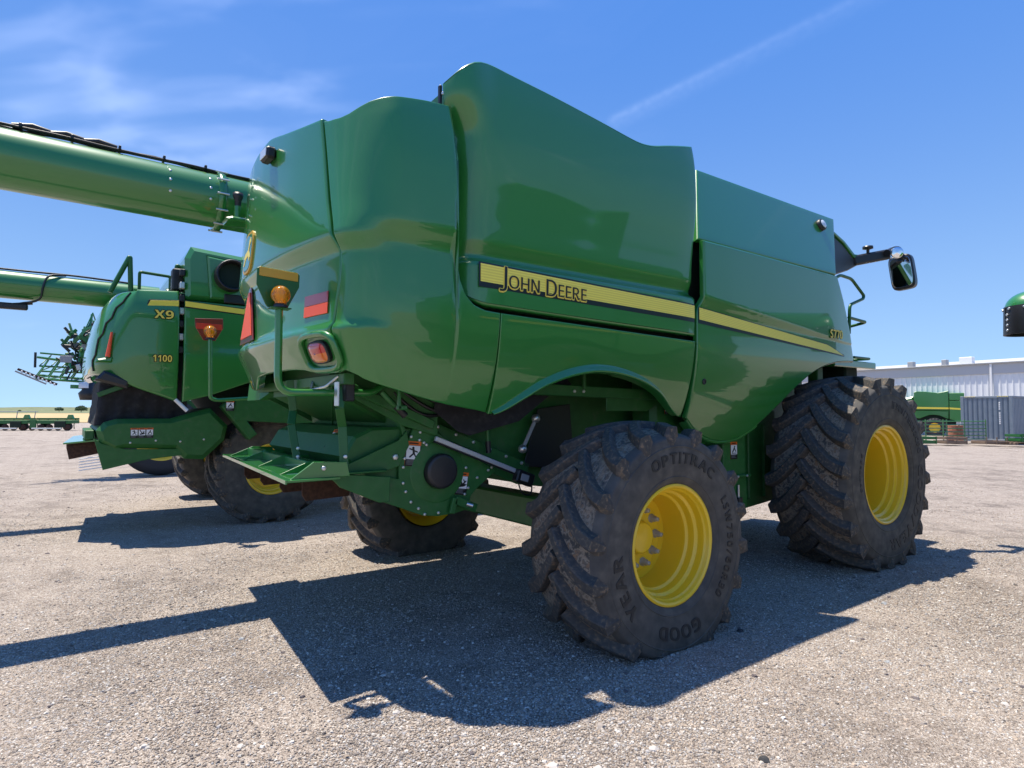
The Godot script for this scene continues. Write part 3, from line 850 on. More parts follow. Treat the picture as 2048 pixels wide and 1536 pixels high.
	put("stripe_border", sheet.call(-1.195, 1.04, blk_t, blk_b, tz, 0.0025), M.decal_black, c)
	put("yellow_stripe", sheet.call(-1.182, 1.04, st_t, st_b, tz, 0.005), M.pin, c)
	var fz := func(x: float, y: float) -> float: return front_z(x, y)
	var ft := func(x: float) -> float: return ln([Vector2(1.085, 2.505), Vector2(3.3, 2.315), Vector2(3.66, 2.222)], x)
	var fb := func(x: float) -> float: return ln([Vector2(1.085, 2.40), Vector2(3.66, 2.218)], x)
	var fbt := func(x: float) -> float: return ft.call(x) + 0.008
	var fbb := func(x: float) -> float: return fb.call(x) - lerpf(0.034, 0.01, (x - 1.1) / 2.6)
	put("stripe_border", sheet.call(1.085, 3.69, fbt, fbb, fz, 0.003), M.decal_black, c)
	put("yellow_stripe", sheet.call(1.095, 3.66, ft, fb, fz, 0.0055), M.pin, c)
	# JOHN DEERE in capitals and small capitals with a yellow edge
	var word := [["J", 0.135, 0.0], ["OHN", 0.088, 0.0], [" ", 0.1, 0.0], ["D", 0.118, 0.0], ["EERE", 0.088, 0.0]]
	var line := Transform3D(Basis(Vector3(1, -0.026, 0).normalized(), Vector3(0.026, 1, 0).normalized(), Vector3(0, 0, 1)), Vector3(-1.03, 2.436, 1.508))
	var pen := 0.0
	var lt := MB.new(); var ol := MB.new()
	for e in word:
		for ch in e[0]:
			if ch == " ": pen += 0.045; continue
			var m := text_mesh(ch, e[1], 0.004, 500)
			var ab := m.get_aabb()
			var wd: float = ab.size.x * 1.12
			var oy := -0.03 if ch == "J" else (-0.008 if ch == "D" else 0.0)
			var o := Vector3(pen - ab.position.x * 1.12, oy - ab.position.y, 0)
			lt.add(m, line * Transform3D(Basis().scaled(Vector3(1.12, 1, 1)), o + Vector3(0, 0, 0.004)))
			for k in 8:
				var an := TAU * k / 8.0
				ol.add(m, line * Transform3D(Basis().scaled(Vector3(1.12, 1, 0.8)), o + Vector3(cos(an) * 0.0075, sin(an) * 0.0075 - 0.002, 0.0003 + 0.00012 * k)))
			pen += wd + 0.018
	put("lettering_edge", ol, M.letter_yellow, c)
	put("lettering", lt, M.decal_black, c)
	var s7 := MB.new(); var s7o := MB.new()
	var tm := text_mesh("S770", 0.092, 0.004, 700)
	var zz := front_z(3.3, 2.5)
	s7.add(tm, Transform3D(Basis().scaled(Vector3(0.98, 1, 1)), Vector3(3.46, 2.44, zz + 0.009)))
	for k in 8:
		var an := TAU * k / 8.0
		s7o.add(tm, Transform3D(Basis().scaled(Vector3(0.98, 1, 1)), Vector3(3.46 + cos(an) * 0.0028, 2.44 + sin(an) * 0.0028, zz + 0.006)))
	put("model_lettering_edge", s7o, M.decal_black, c); put("model_lettering", s7, M.letter_yellow, c)
	# round side lamp
	var lp := sub("side_lamp", c, Vector3(3.62, 3.735, 1.285)); lp.rotation.x = -0.33
	put("housing", MB.new().lathe([Vector2(0.07, 0), Vector2(0.07, 0.03), Vector2(0.055, 0.045), Vector2(0.05, 0.04)], Transform3D(), 24), M.black, lp)
	put("lens", MB.new().lathe([Vector2(0.056, 0.035), Vector2(0.045, 0.05), Vector2(0.02, 0.056), Vector2(0, 0.057)], Transform3D(), 24), M.lens_clear, lp)
	rear_details(c)
	underside(c)
	front_details(c)
	# ---- wheels
	wheel(c, Vector3(0.03, 0.685, 1.765), 0.845, 0.71, 0.405, 0.683, 18, 1.0, [["OPTlTRAC", 0.595, 82.0, 0.075, 1.35], ["LSW750/60R30", 0.575, -8.0, 0.062, 1.1], ["GOOD", 0.575, -92.0, 0.082, 1.35], ["YEAR", 0.585, -160.0, 0.082, 1.5]], 0.36)
	wheel(c, Vector3(0.03, 0.685, -1.765), 0.845, 0.71, 0.405, 0.683, 18, -1.0, [], 0.36, PI)
	wheel(c, Vector3(3.58, 0.94, 1.58), 1.04, 0.82, 0.505, 0.938, 20, 1.0, [["lF900/70R38CFO", 0.725, 50.0, 0.075, 0.95], ["GOOD/YEAR", 0.715, -46.0, 0.105, 1.45], ["OPTlTRAC", 0.66, 175.0, 0.045, 1.2]], 0.62)
	wheel(c, Vector3(3.58, 0.94, -1.58), 1.04, 0.82, 0.505, 0.938, 20, -1.0, [], 0.62, PI)

func beacon(parent: Node, foot: Vector3, r: float) -> void:
	var b := sub("amber_beacon", parent, foot)
	var prof := [Vector2(r * 0.55, 0), Vector2(r * 0.6, r * 0.25)]
	for k in 13:
		var a := lerpf(-0.95, PI / 2, k / 12.0)
		prof.append(Vector2(maxf(r * cos(a), 0.0), r * 1.15 + r * 1.0 * sin(a)))
	var turn := Transform3D(Basis(Vector3(1, 0, 0), -PI / 2), Vector3.ZERO)
	put("lens", MB.new().lathe(prof, turn, 28), M.amber, b)
	put("bulb_core", MB.new().lathe([Vector2(r * 0.3, 0.0), Vector2(r * 0.35, r * 0.5), Vector2(r * 0.5, r * 1.1), Vector2(r * 0.3, r * 1.7), Vector2(0, r * 1.8)], turn, 12), M.amber_core, b)
	put("base", MB.new().lathe([Vector2(r * 0.75, -0.012), Vector2(r * 0.75, 0.0), Vector2(r * 0.6, 0.012), Vector2(0, 0.014)], turn, 20), M.plastic, b)

func rear_details(c: Node3D) -> void:
	# bent arm, shield plate with a gold bar, amber beacon
	put("beacon_arm", MB.new().tube(bent([Vector3(-1.62, 1.82, 1.04), Vector3(-1.72, 1.72, 1.06), Vector3(-2.345, 1.71, 1.08), Vector3(-2.345, 2.215, 1.08)], 0.1, 6), 0.023, 14), M.paint, c)
	var sh := [Vector2(-0.13, 0.11), Vector2(-0.11, 0.124), Vector2(0.11, 0.124), Vector2(0.13, 0.108), Vector2(0.13, 0.033), Vector2(0.066, -0.10), Vector2(0.05, -0.115), Vector2(-0.06, -0.115), Vector2(-0.073, -0.10), Vector2(-0.13, 0.011)]
	var shx := Transform3D(Basis(Vector3.UP, 0.12) * Basis(Vector3(0, 0, 1), -0.03), Vector3(-2.345, 2.335, 1.05))
	put("shield_plate", MB.new().prism(sh, -0.004, 0.004, 0.003, shx), M.paint_dull, c)
	put("gold_reflector", MB.new().box(shx * Vector3(0, 0.092, 0.007), Vector3(0.236, 0.052, 0.004), shx.basis, 0.002), M.gold, c)
	beacon(c, Vector3(-2.345, 2.228, 1.11), 0.056)
	put("beacon_bracket", MB.new().box(Vector3(-2.345, 2.213, 1.09), Vector3(0.12, 0.008, 0.08)), M.paint_dull, c)
	# reflector pair, slow-moving triangle, tail lamp, work lamp, emblem on the hood
	var n_at := func(z: float, y: float) -> Vector3:
		var a := rear_at(z + 0.02, y) - rear_at(z - 0.02, y); var b := rear_at(z, y + 0.02) - rear_at(z, y - 0.02)
		return a.cross(b).normalized() * (1.0 if a.cross(b).x < 0 else -1.0)
	var place := func(z: float, y: float) -> Transform3D: return facing(rear_at(z, y), n_at.call(z, y))
	var q: Transform3D = place.call(1.06, 2.262)
	put("reflector", MB.new().box(q * Vector3(0, 0.036, 0.004), Vector3(0.30, 0.068, 0.006), q.basis, 0.003), M.dark_red, c)
	put("reflector", MB.new().box(q * Vector3(0, -0.034, 0.004), Vector3(0.30, 0.068, 0.006), q.basis, 0.003), M.orange_red, c)
	q = place.call(-0.3, 2.33)
	put("slow_moving_triangle", MB.new().prism([Vector2(-0.21, -0.15), Vector2(0.21, -0.15), Vector2(0.03, 0.21), Vector2(-0.03, 0.21)], 0.02, 0.026, 0.002, q), M.orange_red, c)
	put("triangle_border", MB.new().prism([Vector2(-0.26, -0.19), Vector2(0.26, -0.19), Vector2(0.04, 0.25), Vector2(-0.04, 0.25)], 0.01, 0.019, 0.002, q), M.dark_red, c)
	q = place.call(1.10, 1.968)
	var bz := []
	for k in 28:
		var a := TAU * k / 28.0
		var e := Vector2(signf(cos(a)) * pow(absf(cos(a)), 0.55), signf(sin(a)) * pow(absf(sin(a)), 0.55))
		bz.append(q * Vector3(e.x * 0.2, e.y * 0.115, 0.012))
	put("lamp_bezel", MB.new().tube(bz, 0.022, 8, true), M.paint, c)
	var tl := sub("tail_lamp", c)
	var lens := []
	for k in 2:
		var mb := MB.new(); var rows := []
		for i in 9:
			var rr := i / 8.0; var row := PackedVector3Array()
			for j in 15:
				var a := PI * j / 14.0 * (1 if k == 0 else -1)
				var e := Vector2(signf(cos(a)) * pow(absf(cos(a)), 0.6), signf(sin(a)) * pow(absf(sin(a)), 0.6))
				row.append(q * Vector3(e.x * 0.105 * rr, e.y * 0.066 * rr, 0.05 * sqrt(1.0 - 0.75 * rr * rr)))
			rows.append(row)
		mb.grid(rows, false, false, -1.0 if k == 1 else 1.0)
		put("lens", mb, M.lens_red if k == 0 else M.lens_orange, tl)
	var hz := []
	for k in 24:
		var a := TAU * k / 24.0
		var e := Vector2(signf(cos(a)) * pow(absf(cos(a)), 0.6), signf(sin(a)) * pow(absf(sin(a)), 0.6))
		hz.append(Vector2(e.x * 0.115, e.y * 0.074))
	put("housing", MB.new().prism(hz, -0.02, 0.028, 0.006, q), M.black, tl)
	q = place.call(0.26, 3.46)
	var wl := sub("work_lamp", c)
	put("housing", MB.new().box(q * Vector3(0, 0, 0.035), Vector3(0.16, 0.09, 0.07), q.basis, 0.02), M.black, wl)
	put("lens", MB.new().box(q * Vector3(0, 0, 0.072), Vector3(0.13, 0.065, 0.006), q.basis, 0.003), M.lens_clear, wl)
	q = place.call(-0.22, 2.84)
	var em := []
	for k in 24:
		var a := TAU * k / 24.0
		em.append(Vector2(signf(cos(a)) * pow(absf(cos(a)), 0.6) * 0.15, signf(sin(a)) * pow(absf(sin(a)), 0.6) * 0.17))
	var emb := sub("emblem", c)
	put("border", MB.new().prism(em, -0.02, 0.012, 0.003, q), M.gold, emb)
	var em2 := []
	for e in em: em2.append(e * 0.86)
	put("field", MB.new().prism(em2, 0.012, 0.015, 0.002, q), M.paint, emb)
	put("emblem_animal", MB.new().prism([Vector2(-0.14, -0.04), Vector2(-0.08, 0.0), Vector2(0.04, 0.02), Vector2(0.06, 0.1), Vector2(0.1, 0.13), Vector2(0.13, 0.08), Vector2(0.09, 0.05), Vector2(0.08, 0.0), Vector2(0.13, -0.06), Vector2(0.12, -0.1), Vector2(0.05, -0.04), Vector2(-0.05, -0.06), Vector2(-0.1, -0.12), Vector2(-0.13, -0.11), Vector2(-0.09, -0.05)], 0.015, 0.018, 0.001, q * Transform3D(Basis().scaled(Vector3(0.75, 0.85, 1)), Vector3.ZERO)), M.letter_yellow, emb)
	# bits under the hood edge
	put("hood_latch", MB.new().tube(bent([Vector3(-1.98, 1.80, 0.60), Vector3(-2.03, 1.74, 0.72), Vector3(-2.03, 1.755, 1.02), Vector3(-1.98, 1.82, 1.1)], 0.03), 0.011, 8), M.zinc, c)
	put("hinge_bracket", MB.new().box(Vector3(-1.93, 1.74, 1.12), Vector3(0.06, 0.16, 0.1)), M.black, c)
	put("hinge_plate", MB.new().box(Vector3(-2.02, 1.705, 1.18), Vector3(0.012, 0.15, 0.06)), M.zinc, c)
	put("lower_crossbar", MB.new().bar(Vector3(-1.95, 1.80, -0.9), Vector3(-1.95, 1.80, 1.2), 0.07, 0.07), M.chassis, c)
	# unloading auger lying back along the left side, its hoses on top
	var A := Vector3(-1.2, 3.54, -1.36); var B := Vector3(-8.6, 3.70, -1.42)
	var dir := (B - A).normalized()
	var au := sub("unloading_auger", c)
	put("tube", MB.new().tube([A, A.lerp(B, 0.3), A.lerp(B, 0.6), B], 0.24, 40), M.paint, au)
	var col := facing(Vector3(-2.26, 3.563, -1.37), dir)
	put("collar", MB.new().lathe([Vector2(0.24, -0.03), Vector2(0.268, -0.03), Vector2(0.268, -0.004), Vector2(0.272, 0.0), Vector2(0.268, 0.004), Vector2(0.268, 0.03), Vector2(0.24, 0.03)], col, 40), M.paint, au)
	for k in 12:
		var a := TAU * k / 12.0
		var bm := MB.new(); bm.tube([col * Vector3(cos(a) * 0.28, sin(a) * 0.28, -0.05), col * Vector3(cos(a) * 0.28, sin(a) * 0.28, 0.05)], 0.009, 6)
		put("bolt", bm, M.zinc, au)
	for k in 10:
		var bm := MB.new()
		var a := -0.2 + (k % 5) * 0.42
		var px := -2.36 if k < 5 else -2.68
		var at := Vector3(px, 3.55 + (-2.2 - px) * 0.02, -1.37)
		var o := Vector3(0, sin(a) , cos(a))
		rod_bolt(bm, at + o * 0.24, o, 0.013, 0.012)
		put("bolt", bm, M.zinc, au)
	put("tube_sleeve", MB.new().lathe([Vector2(0.238, -0.55), Vector2(0.2435, -0.55), Vector2(0.2435, 0.55), Vector2(0.238, 0.55)], facing(Vector3(-2.15, 3.561, -1.368), dir), 40), M.paint, au)
	var hose := []
	var rng := RandomNumberGenerator.new(); rng.seed = 4
	for k in 3:
		var pts := []
		for i in 24:
			var t := i / 23.0
			var p := A.lerp(B, t) + Vector3(0, 0.252 + rng.randf() * 0.012 + (0.02 if i % 4 == 1 and k == 0 else 0.0), 0.03 * (k - 1) + rng.randf_range(-0.012, 0.012) + 0.05)
			pts.append(p)
		put("hose", MB.new().tube(path(pts, 70), 0.011, 7), M.black, au)
	for i in 9:
		var p := A.lerp(B, 0.16 + i * 0.045)
		put("hose_clip", MB.new().box(p + Vector3(0, 0.27, 0.05), Vector3(0.02, 0.035, 0.12), Basis(), 0.004), M.black, au)
	for i in 3:
		var p := A.lerp(B, 0.27 + i * 0.03)
		put("hose_sleeve", MB.new().tube([p + Vector3(-0.13, 0.275 , 0.03), p + Vector3(0.0, 0.30, 0.04), p + Vector3(0.13, 0.28, 0.03)], 0.026, 8), M.black, au)
	# auger cradle and grease lever by the hood corner
	put("auger_cradle", MB.new().prism([Vector2(-0.14, 0.0), Vector2(0.12, 0.02), Vector2(0.12, 0.05), Vector2(-0.1, 0.05), Vector2(-0.15, 0.03)], -0.1, 0.1, 0.015, Transform3D(Basis(), Vector3(-2.12, 3.27, -1.0))), M.paint, c)
	put("cradle_stop", MB.new().tube([Vector3(-2.16, 3.32, -1.0), Vector3(-2.16, 3.44, -1.0)], 0.03, 10), M.paint, c)
	put("stop_cap", MB.new().lathe([Vector2(0.025, 0), Vector2(0.03, 0.06), Vector2(0.045, 0.1), Vector2(0.045, 0.13), Vector2(0, 0.13)], Transform3D(Basis(Vector3(1, 0, 0), -PI / 2), Vector3(-2.16, 3.43, -1.0)), 8), M.black, c)

func underside(c: Node3D) -> void:
	# separator body between the wheels, axle beam, frame rails
	put("separator_body", MB.new().prism([Vector2(-0.95, 1.25), Vector2(-0.3, 1.0), Vector2(1.0, 0.86), Vector2(3.3, 0.62), Vector2(4.2, 0.7), Vector2(4.2, 2.0), Vector2(0.9, 1.98), Vector2(-1.9, 2.0), Vector2(-1.9, 1.72)], -0.72, 0.72, 0.02), M.chassis, c)
	put("rear_axle", MB.new().box(Vector3(-0.02, 0.74, 0), Vector3(0.22, 0.26, 2.5), Basis(), 0.02), M.chassis, c)
	for s in [-1.0, 1.0]:
		put("axle_knuckle", MB.new().box(Vector3(0.0, 0.72, s * 1.3), Vector3(0.26, 0.4, 0.16), Basis(), 0.03), M.chassis, c)
		put("axle_stub", MB.new().tube([Vector3(0.03, 0.685, s * 1.3), Vector3(0.03, 0.685, s * 1.7)], 0.1, 16), M.yellow, c)
		put("front_axle_stub", MB.new().tube([Vector3(3.58, 0.94, s * 0.7), Vector3(3.58, 0.94, s * 1.45)], 0.2, 16), M.chassis, c)
	# side wall of the cleaning shoe with flange, bolts, link, cover strip
	put("shoe_wall", MB.new().prism([Vector2(-1.30, 1.62), Vector2(-1.25, 1.36), Vector2(-0.35, 1.0), Vector2(0.0, 0.95), Vector2(0.25, 1.0), Vector2(0.2, 1.72), Vector2(-0.2, 1.78)], 0.76, 0.80, 0.004), M.chassis, c)
	var fl := MB.new().bar(Vector3(-1.36, 1.55, 0.86), Vector3(-0.30, 1.13, 0.86), 0.085, 0.02, Vector3.UP, 0.004)
	put("shoe_flange", fl, M.chassis, c)
	for k in 7:
		var t := 0.06 + k * 0.145
		var b := MB.new(); rod_bolt(b, Vector3(lerpf(-1.36, -0.30, t), lerpf(1.57, 1.15, t), 0.871), Vector3(0, 0, 1), 0.014)
		put("bolt", b, M.zinc, c)
	put("cover_strip", MB.new().bar(Vector3(-1.235, 1.405, 1.0), Vector3(-0.44, 1.10, 1.0), 0.036, 0.03, Vector3.UP, 0.005), M.alu, c)
	put("strip_seal", MB.new().bar(Vector3(-1.245, 1.384, 1.0), Vector3(-0.44, 1.076, 1.0), 0.012, 0.028, Vector3.UP, 0.003), M.black, c)
	put("actuator", MB.new().box(Vector3(-0.47, 1.08, 1.03), Vector3(0.17, 0.1, 0.07), Basis(Vector3(0, 0, 1), -0.36), 0.01), M.black, c)
	put("actuator_label", MB.new().box(Vector3(-0.485, 1.085, 1.067), Vector3(0.075, 0.052, 0.003), Basis(Vector3(0, 0, 1), -0.3), 0.001), M.grey, c)
	put("cable", MB.new().tube(path([Vector3(-0.52, 1.04, 1.03), Vector3(-0.50, 0.97, 1.05), Vector3(-0.43, 0.95, 1.05), Vector3(-0.39, 1.0, 1.03), Vector3(-0.40, 1.08, 1.0)], 20), 0.006, 6), M.black, c)
	var lk := sub("link_rod", c)
	put("rod", MB.new().bar(Vector3(-0.275, 1.53, 0.93), Vector3(-0.40, 1.305, 0.93), 0.03, 0.018, Vector3(1, 0, 0), 0.005), M.grey, lk)
	for p in [Vector3(-0.27, 1.54, 0.93), Vector3(-0.405, 1.297, 0.93)]:
		put("eye", MB.new().lathe([Vector2(0.034, -0.014), Vector2(0.034, 0.014), Vector2(0.02, 0.018), Vector2(0.018, 0.03), Vector2(0, 0.03)], Transform3D(Basis(), p), 16), M.zinc, lk)
	put("lever", MB.new().tube(bent([Vector3(-0.80, 1.55, 0.9), Vector3(-0.76, 1.50, 0.95), Vector3(-0.75, 1.36, 0.95)], 0.04), 0.016, 8), M.chassis, c)
	put("lever_grip", MB.new().tube([Vector3(-0.75, 1.37, 0.95), Vector3(-0.745, 1.28, 0.95)], 0.021, 8), M.black, c)
	put("grease_point", MB.new().lathe([Vector2(0.026, 0), Vector2(0.026, 0.008), Vector2(0, 0.008)], Transform3D(Basis(), Vector3(-0.87, 1.535, 0.83)), 14), M.gold, c)
	put("grease_point", MB.new().tube([Vector3(-0.70, 1.535, 0.83), Vector3(-0.66, 1.535, 0.87)], 0.01, 6), M.gold, c)
	put("lever", MB.new().tube(bent([Vector3(-1.73, 1.72, 1.2), Vector3(-1.69, 1.67, 1.22), Vector3(-1.60, 1.60, 1.2)], 0.04), 0.018, 8), M.chassis, c)
	put("lever_grip", MB.new().tube([Vector3(-1.64, 1.635, 1.21), Vector3(-1.57, 1.57, 1.2)], 0.025, 8), M.black, c)
	put("hanger_bracket", MB.new().box(Vector3(-1.66, 1.68, 1.3), Vector3(0.02, 0.14, 0.03)), M.paint_dull, c)
	put("hanger_foot", MB.new().box(Vector3(-1.64, 1.62, 1.3), Vector3(0.07, 0.03, 0.03)), M.paint_dull, c)
	for k in 3:
		var t := k * 0.3
		put("hose", MB.new().tube(path([Vector3(-1.6 + t * 0.2, 1.78, 0.95), Vector3(-1.35 + t * 0.3, 1.58 + t * 0.1, 1.0), Vector3(-1.1 + t * 0.2, 1.60, 0.96), Vector3(-0.9, 1.75, 0.9)], 20), 0.013, 7), M.black, c)
	# black rubber curtain behind the arch, inner mudguard
	put("rubber_curtain", MB.new().prism([Vector2(-1.05, 1.45), Vector2(-0.95, 1.42), Vector2(-0.5, 1.52), Vector2(-0.2, 1.72), Vector2(0.05, 1.82), Vector2(-0.1, 1.95), Vector2(-1.2, 1.95), Vector2(-1.25, 1.6)], 1.0, 1.012, 0.003), M.cloth, c)
	put("inner_mudguard", MB.new().prism([Vector2(-0.35, 1.15), Vector2(-0.2, 1.62), Vector2(0.15, 1.66), Vector2(0.2, 1.1)], 0.86, 0.87, 0.003), M.black, c)
	put("arch_beam", MB.new().bar(Vector3(-0.45, 1.77, 1.12), Vector3(1.2, 1.74, 1.12), 0.09, 0.06, Vector3.UP, 0.006), M.chassis, c)
	put("arch_plate", MB.new().prism([Vector2(0.35, 1.60), Vector2(0.85, 1.60), Vector2(1.15, 1.72), Vector2(0.35, 1.72)], 1.1, 1.112, 0.003), M.chassis, c)
	for k in 4:
		var b := MB.new(); rod_bolt(b, Vector3([-0.05, 0.05, 0.92, 0.96][k], [1.76, 1.76, 1.75, 1.73][k], 1.15), Vector3(0, 0, 1), 0.014); put("bolt", b, M.zinc, c)
	put("arch_post", MB.new().bar(Vector3(0.05, 1.78, 1.16), Vector3(0.05, 1.95, 1.16), 0.025, 0.025, Vector3(1, 0, 0)), M.chassis, c)
	label_plate(c, 2, Transform3D(Basis(), Vector3(1.12, 1.62, 1.125)), 0.09, 0.1)
	put("fuel_tank", MB.new().box(Vector3(1.25, 1.6, 0.95), Vector3(0.6, 0.75, 0.3), Basis(), 0.05), M.chassis, c)
	# ---- straw chopper
	var ch := sub("straw_chopper", c)
	var pl := [Vector2(-1.40, 1.44), Vector2(-1.36, 1.52), Vector2(-1.20, 1.45), Vector2(-0.68, 1.14), Vector2(-0.86, 1.01), Vector2(-0.90, 0.97), Vector2(-0.93, 0.87), Vector2(-1.05, 0.85), Vector2(-1.18, 0.845), Vector2(-1.30, 0.86), Vector2(-1.60, 0.98), Vector2(-1.58, 1.15), Vector2(-1.49, 1.13), Vector2(-1.49, 1.25)]
	put("side_plate", MB.new().prism(pl, 0.92, 0.95, 0.004), M.chassis, ch)
	put("side_plate", MB.new().prism(pl, -0.95, -0.92, 0.004), M.chassis, ch)
	put("bearing_cap", MB.new().lathe([Vector2(0.125, 0), Vector2(0.125, 0.05), Vector2(0.118, 0.062), Vector2(0.1, 0.068), Vector2(0.0, 0.07)], Transform3D(Basis(), Vector3(-1.175, 1.17, 0.95)), 40), M.plastic, ch)
	put("bearing_boss", MB.new().lathe([Vector2(0.22, 0), Vector2(0.21, 0.008), Vector2(0.12, 0.012)], Transform3D(Basis(), Vector3(-1.185, 1.16, 0.95)), 40), M.chassis, ch)
	put("rotor_housing", MB.new().prism([Vector2(-1.88, 1.30), Vector2(-1.80, 1.43), Vector2(-1.68, 1.485), Vector2(-1.2, 1.5), Vector2(-0.9, 1.2), Vector2(-0.95, 0.95), Vector2(-1.3, 0.9), Vector2(-1.6, 1.02)], -0.915, 0.915, 0.02), M.chassis, ch)
	label_plate(ch, 2, facing(Vector3(-1.80, 1.40, 0.5), Vector3(-0.75, 0.6, 0.25)), 0.07, 0.16)
	label_plate(ch, 0, Transform3D(Basis(Vector3(0, 0, 1), -0.10), Vector3(-1.385, 1.30, 0.951)), 0.115, 0.175)
	label_plate(ch, 1, Transform3D(Basis(Vector3(0, 0, 1), -0.14), Vector3(-0.985, 1.065, 0.951)), 0.10, 0.165)
	var bolts := [[-1.40, 1.42], [-1.33, 1.45], [-1.335, 1.395], [-1.30, 1.375], [-1.28, 1.36], [-1.45, 1.27], [-1.46, 1.21], [-1.46, 1.10], [-1.44, 1.04], [-1.40, 0.965], [-1.34, 0.915], [-1.29, 0.87], [-1.18, 0.87], [-0.95, 1.18], [-0.85, 1.10], [-0.93, 1.03], [-0.96, 0.985], [-0.75, 1.15], [-0.72, 1.17]]
	for b in bolts:
		var mb := MB.new(); rod_bolt(mb, Vector3(b[0], b[1], 0.951), Vector3(0, 0, 1), 0.0115)
		put("bolt", mb, M.zinc, ch)
	put("spring_arm", MB.new().bar(Vector3(-1.06, 0.97, 0.985), Vector3(-1.09, 0.86, 0.985), 0.04, 0.03, Vector3(1, 0, 0)), M.chassis, ch)
	put("spring_arm", MB.new().bar(Vector3(-1.06, 0.955, 0.985), Vector3(-0.88, 0.88, 0.985), 0.06, 0.03), M.chassis, ch)
	put("spring_bolt", MB.new().tube([Vector3(-0.97, 0.92, 1.0), Vector3(-0.93, 0.905, 1.02)], 0.016, 8), M.steel, ch)
	put("deflector", MB.new().prism([Vector2(-2.02, 1.205), Vector2(-1.62, 1.16), Vector2(-1.585, 1.16), Vector2(-1.59, 0.99), Vector2(-1.66, 0.99), Vector2(-1.93, 1.11)], 1.0, 1.02, 0.004), M.chassis, ch)
	put("deflector_top", MB.new().prism([Vector2(-2.0, 0.72), Vector2(-2.02, 1.05), Vector2(-1.62, 1.02), Vector2(-1.56, 0.93), Vector2(-1.56, 0.72)], 0, 0.012, 0.003, Transform3D(Basis(Vector3(1, 0, 0), Vector3(0, 0, 1), Vector3(0, -1, 0)), Vector3(0, 1.205, 0))), M.chassis, ch)
	put("side_wing", MB.new().prism([Vector2(-1.98, 1.20), Vector2(-1.5, 1.40), Vector2(-1.44, 1.46), Vector2(-1.42, 1.36), Vector2(-1.50, 1.22), Vector2(-1.60, 1.19)], 0.955, 0.967, 0.003), M.chassis, ch)
	var wb := MB.new(); rod_bolt(wb, Vector3(-1.53, 1.285, 0.968), Vector3(0, 0, 1), 0.022, 0.02); put("bolt", wb, M.zinc, ch)
	# tailboard with upright ribs, vanes below
	var tb := sub("tailboard", c)
	var flatb := Basis(Vector3(1, 0, 0), Vector3(0, 0, 1), Vector3(0, -1, 0))
	put("board", MB.new().prism([Vector2(-2.31, 1.17), Vector2(-2.15, -1.45), Vector2(-1.72, -1.45), Vector2(-1.72, 0.9), Vector2(-1.95, 1.0), Vector2(-1.98, 1.15)], -0.008, 0.008, 0.003, Transform3D(flatb * Basis(Vector3(0, 1, 0), 0.0), Vector3(0, 1.185, 0))), M.paint, tb)
	put("lip", MB.new().bar(Vector3(-2.312, 1.182, 1.17), Vector3(-2.152, 1.182, -1.45), 0.028, 0.012, Vector3.UP, 0.003), M.paint, tb)
	for k in 4:
		var z: float = [0.80, 0.1, -0.6, -1.2][k]
		var x0: float = lerpf(-2.30, -2.16, (1.17 - z) / 2.6)
		put("rib", MB.new().prism([Vector2(x0 + 0.03, 0.008), Vector2(x0 + 0.22, 0.085), Vector2(x0 + 0.40, 0.075), Vector2(x0 + 0.42, 0.008)], -0.004, 0.004, 0.002, Transform3D(Basis(), Vector3(0, 1.187, z))), M.paint, tb)
	put("rib_channel", MB.new().bar(Vector3(-2.0, 1.225, 0.85), Vector3(-1.95, 1.225, -1.2), 0.07, 0.09, Vector3.UP, 0.006), M.paint, tb)
	put("side_bracket", MB.new().prism([Vector2(-2.28, 0.0), Vector2(-2.14, 0.10), Vector2(-1.93, 0.09), Vector2(-1.91, 0.0)], 1.12, 1.13, 0.003, Transform3D(Basis(), Vector3(0, 1.192, 0))), M.paint, tb)
	var sb := MB.new(); rod_bolt(sb, Vector3(-2.08, 1.25, 1.131), Vector3(0, 0, 1), 0.016); put("bolt", sb, M.zinc, tb)
	for k in 4:
		var z: float = [0.72, 0.2, -0.35, -0.9][k]
		put("vane", MB.new().prism([Vector2(-0.17, 0), Vector2(0.2, 0), Vector2(0.2, -0.17), Vector2(-0.14, -0.17), Vector2(-0.17, -0.13)], -0.005, 0.005, 0.002, Transform3D(Basis(Vector3.UP, 0.25), Vector3(-1.93, 1.175, z))), M.rust, tb)
	# hanger straps
	for e in [[Vector3(-2.03, 1.83, 0.22), Vector3(-2.0, 1.60, 0.22), Vector3(-2.03, 1.50, 0.28), Vector3(-2.0, 1.24, 0.34)], [Vector3(-1.95, 1.76, 1.10), Vector3(-1.98, 1.62, 1.12), Vector3(-1.93, 1.50, 1.04), Vector3(-1.92, 1.22, 1.06)]]:
		var hs := sub("hanger_strap", c)
		for i in 3:
			put("strap", MB.new().bar(e[i], e[i + 1], 0.055, 0.014, Vector3(1, 0, 0.3), 0.003), M.paint_dull, hs)
		for i in 2:
			var mb := MB.new(); rod_bolt(mb, e[3] + Vector3(0, 0.03 + i * 0.06, 0.01), Vector3(-0.2, 0, 1), 0.014); put("bolt", mb, M.zinc, hs)
	put("straw_hood_back", MB.new().box(Vector3(-1.52, 1.72, 0.0), Vector3(0.03, 0.6, 1.9), Basis(Vector3(0, 0, 1), 0.25), 0.005), M.chassis, c)
	put("straw_hood_side", MB.new().prism([Vector2(-1.93, 1.90), Vector2(-1.90, 1.72), Vector2(-1.48, 1.50), Vector2(-1.2, 1.42), Vector2(-1.2, 1.95)], 0.96, 0.975, 0.004), M.chassis, c)
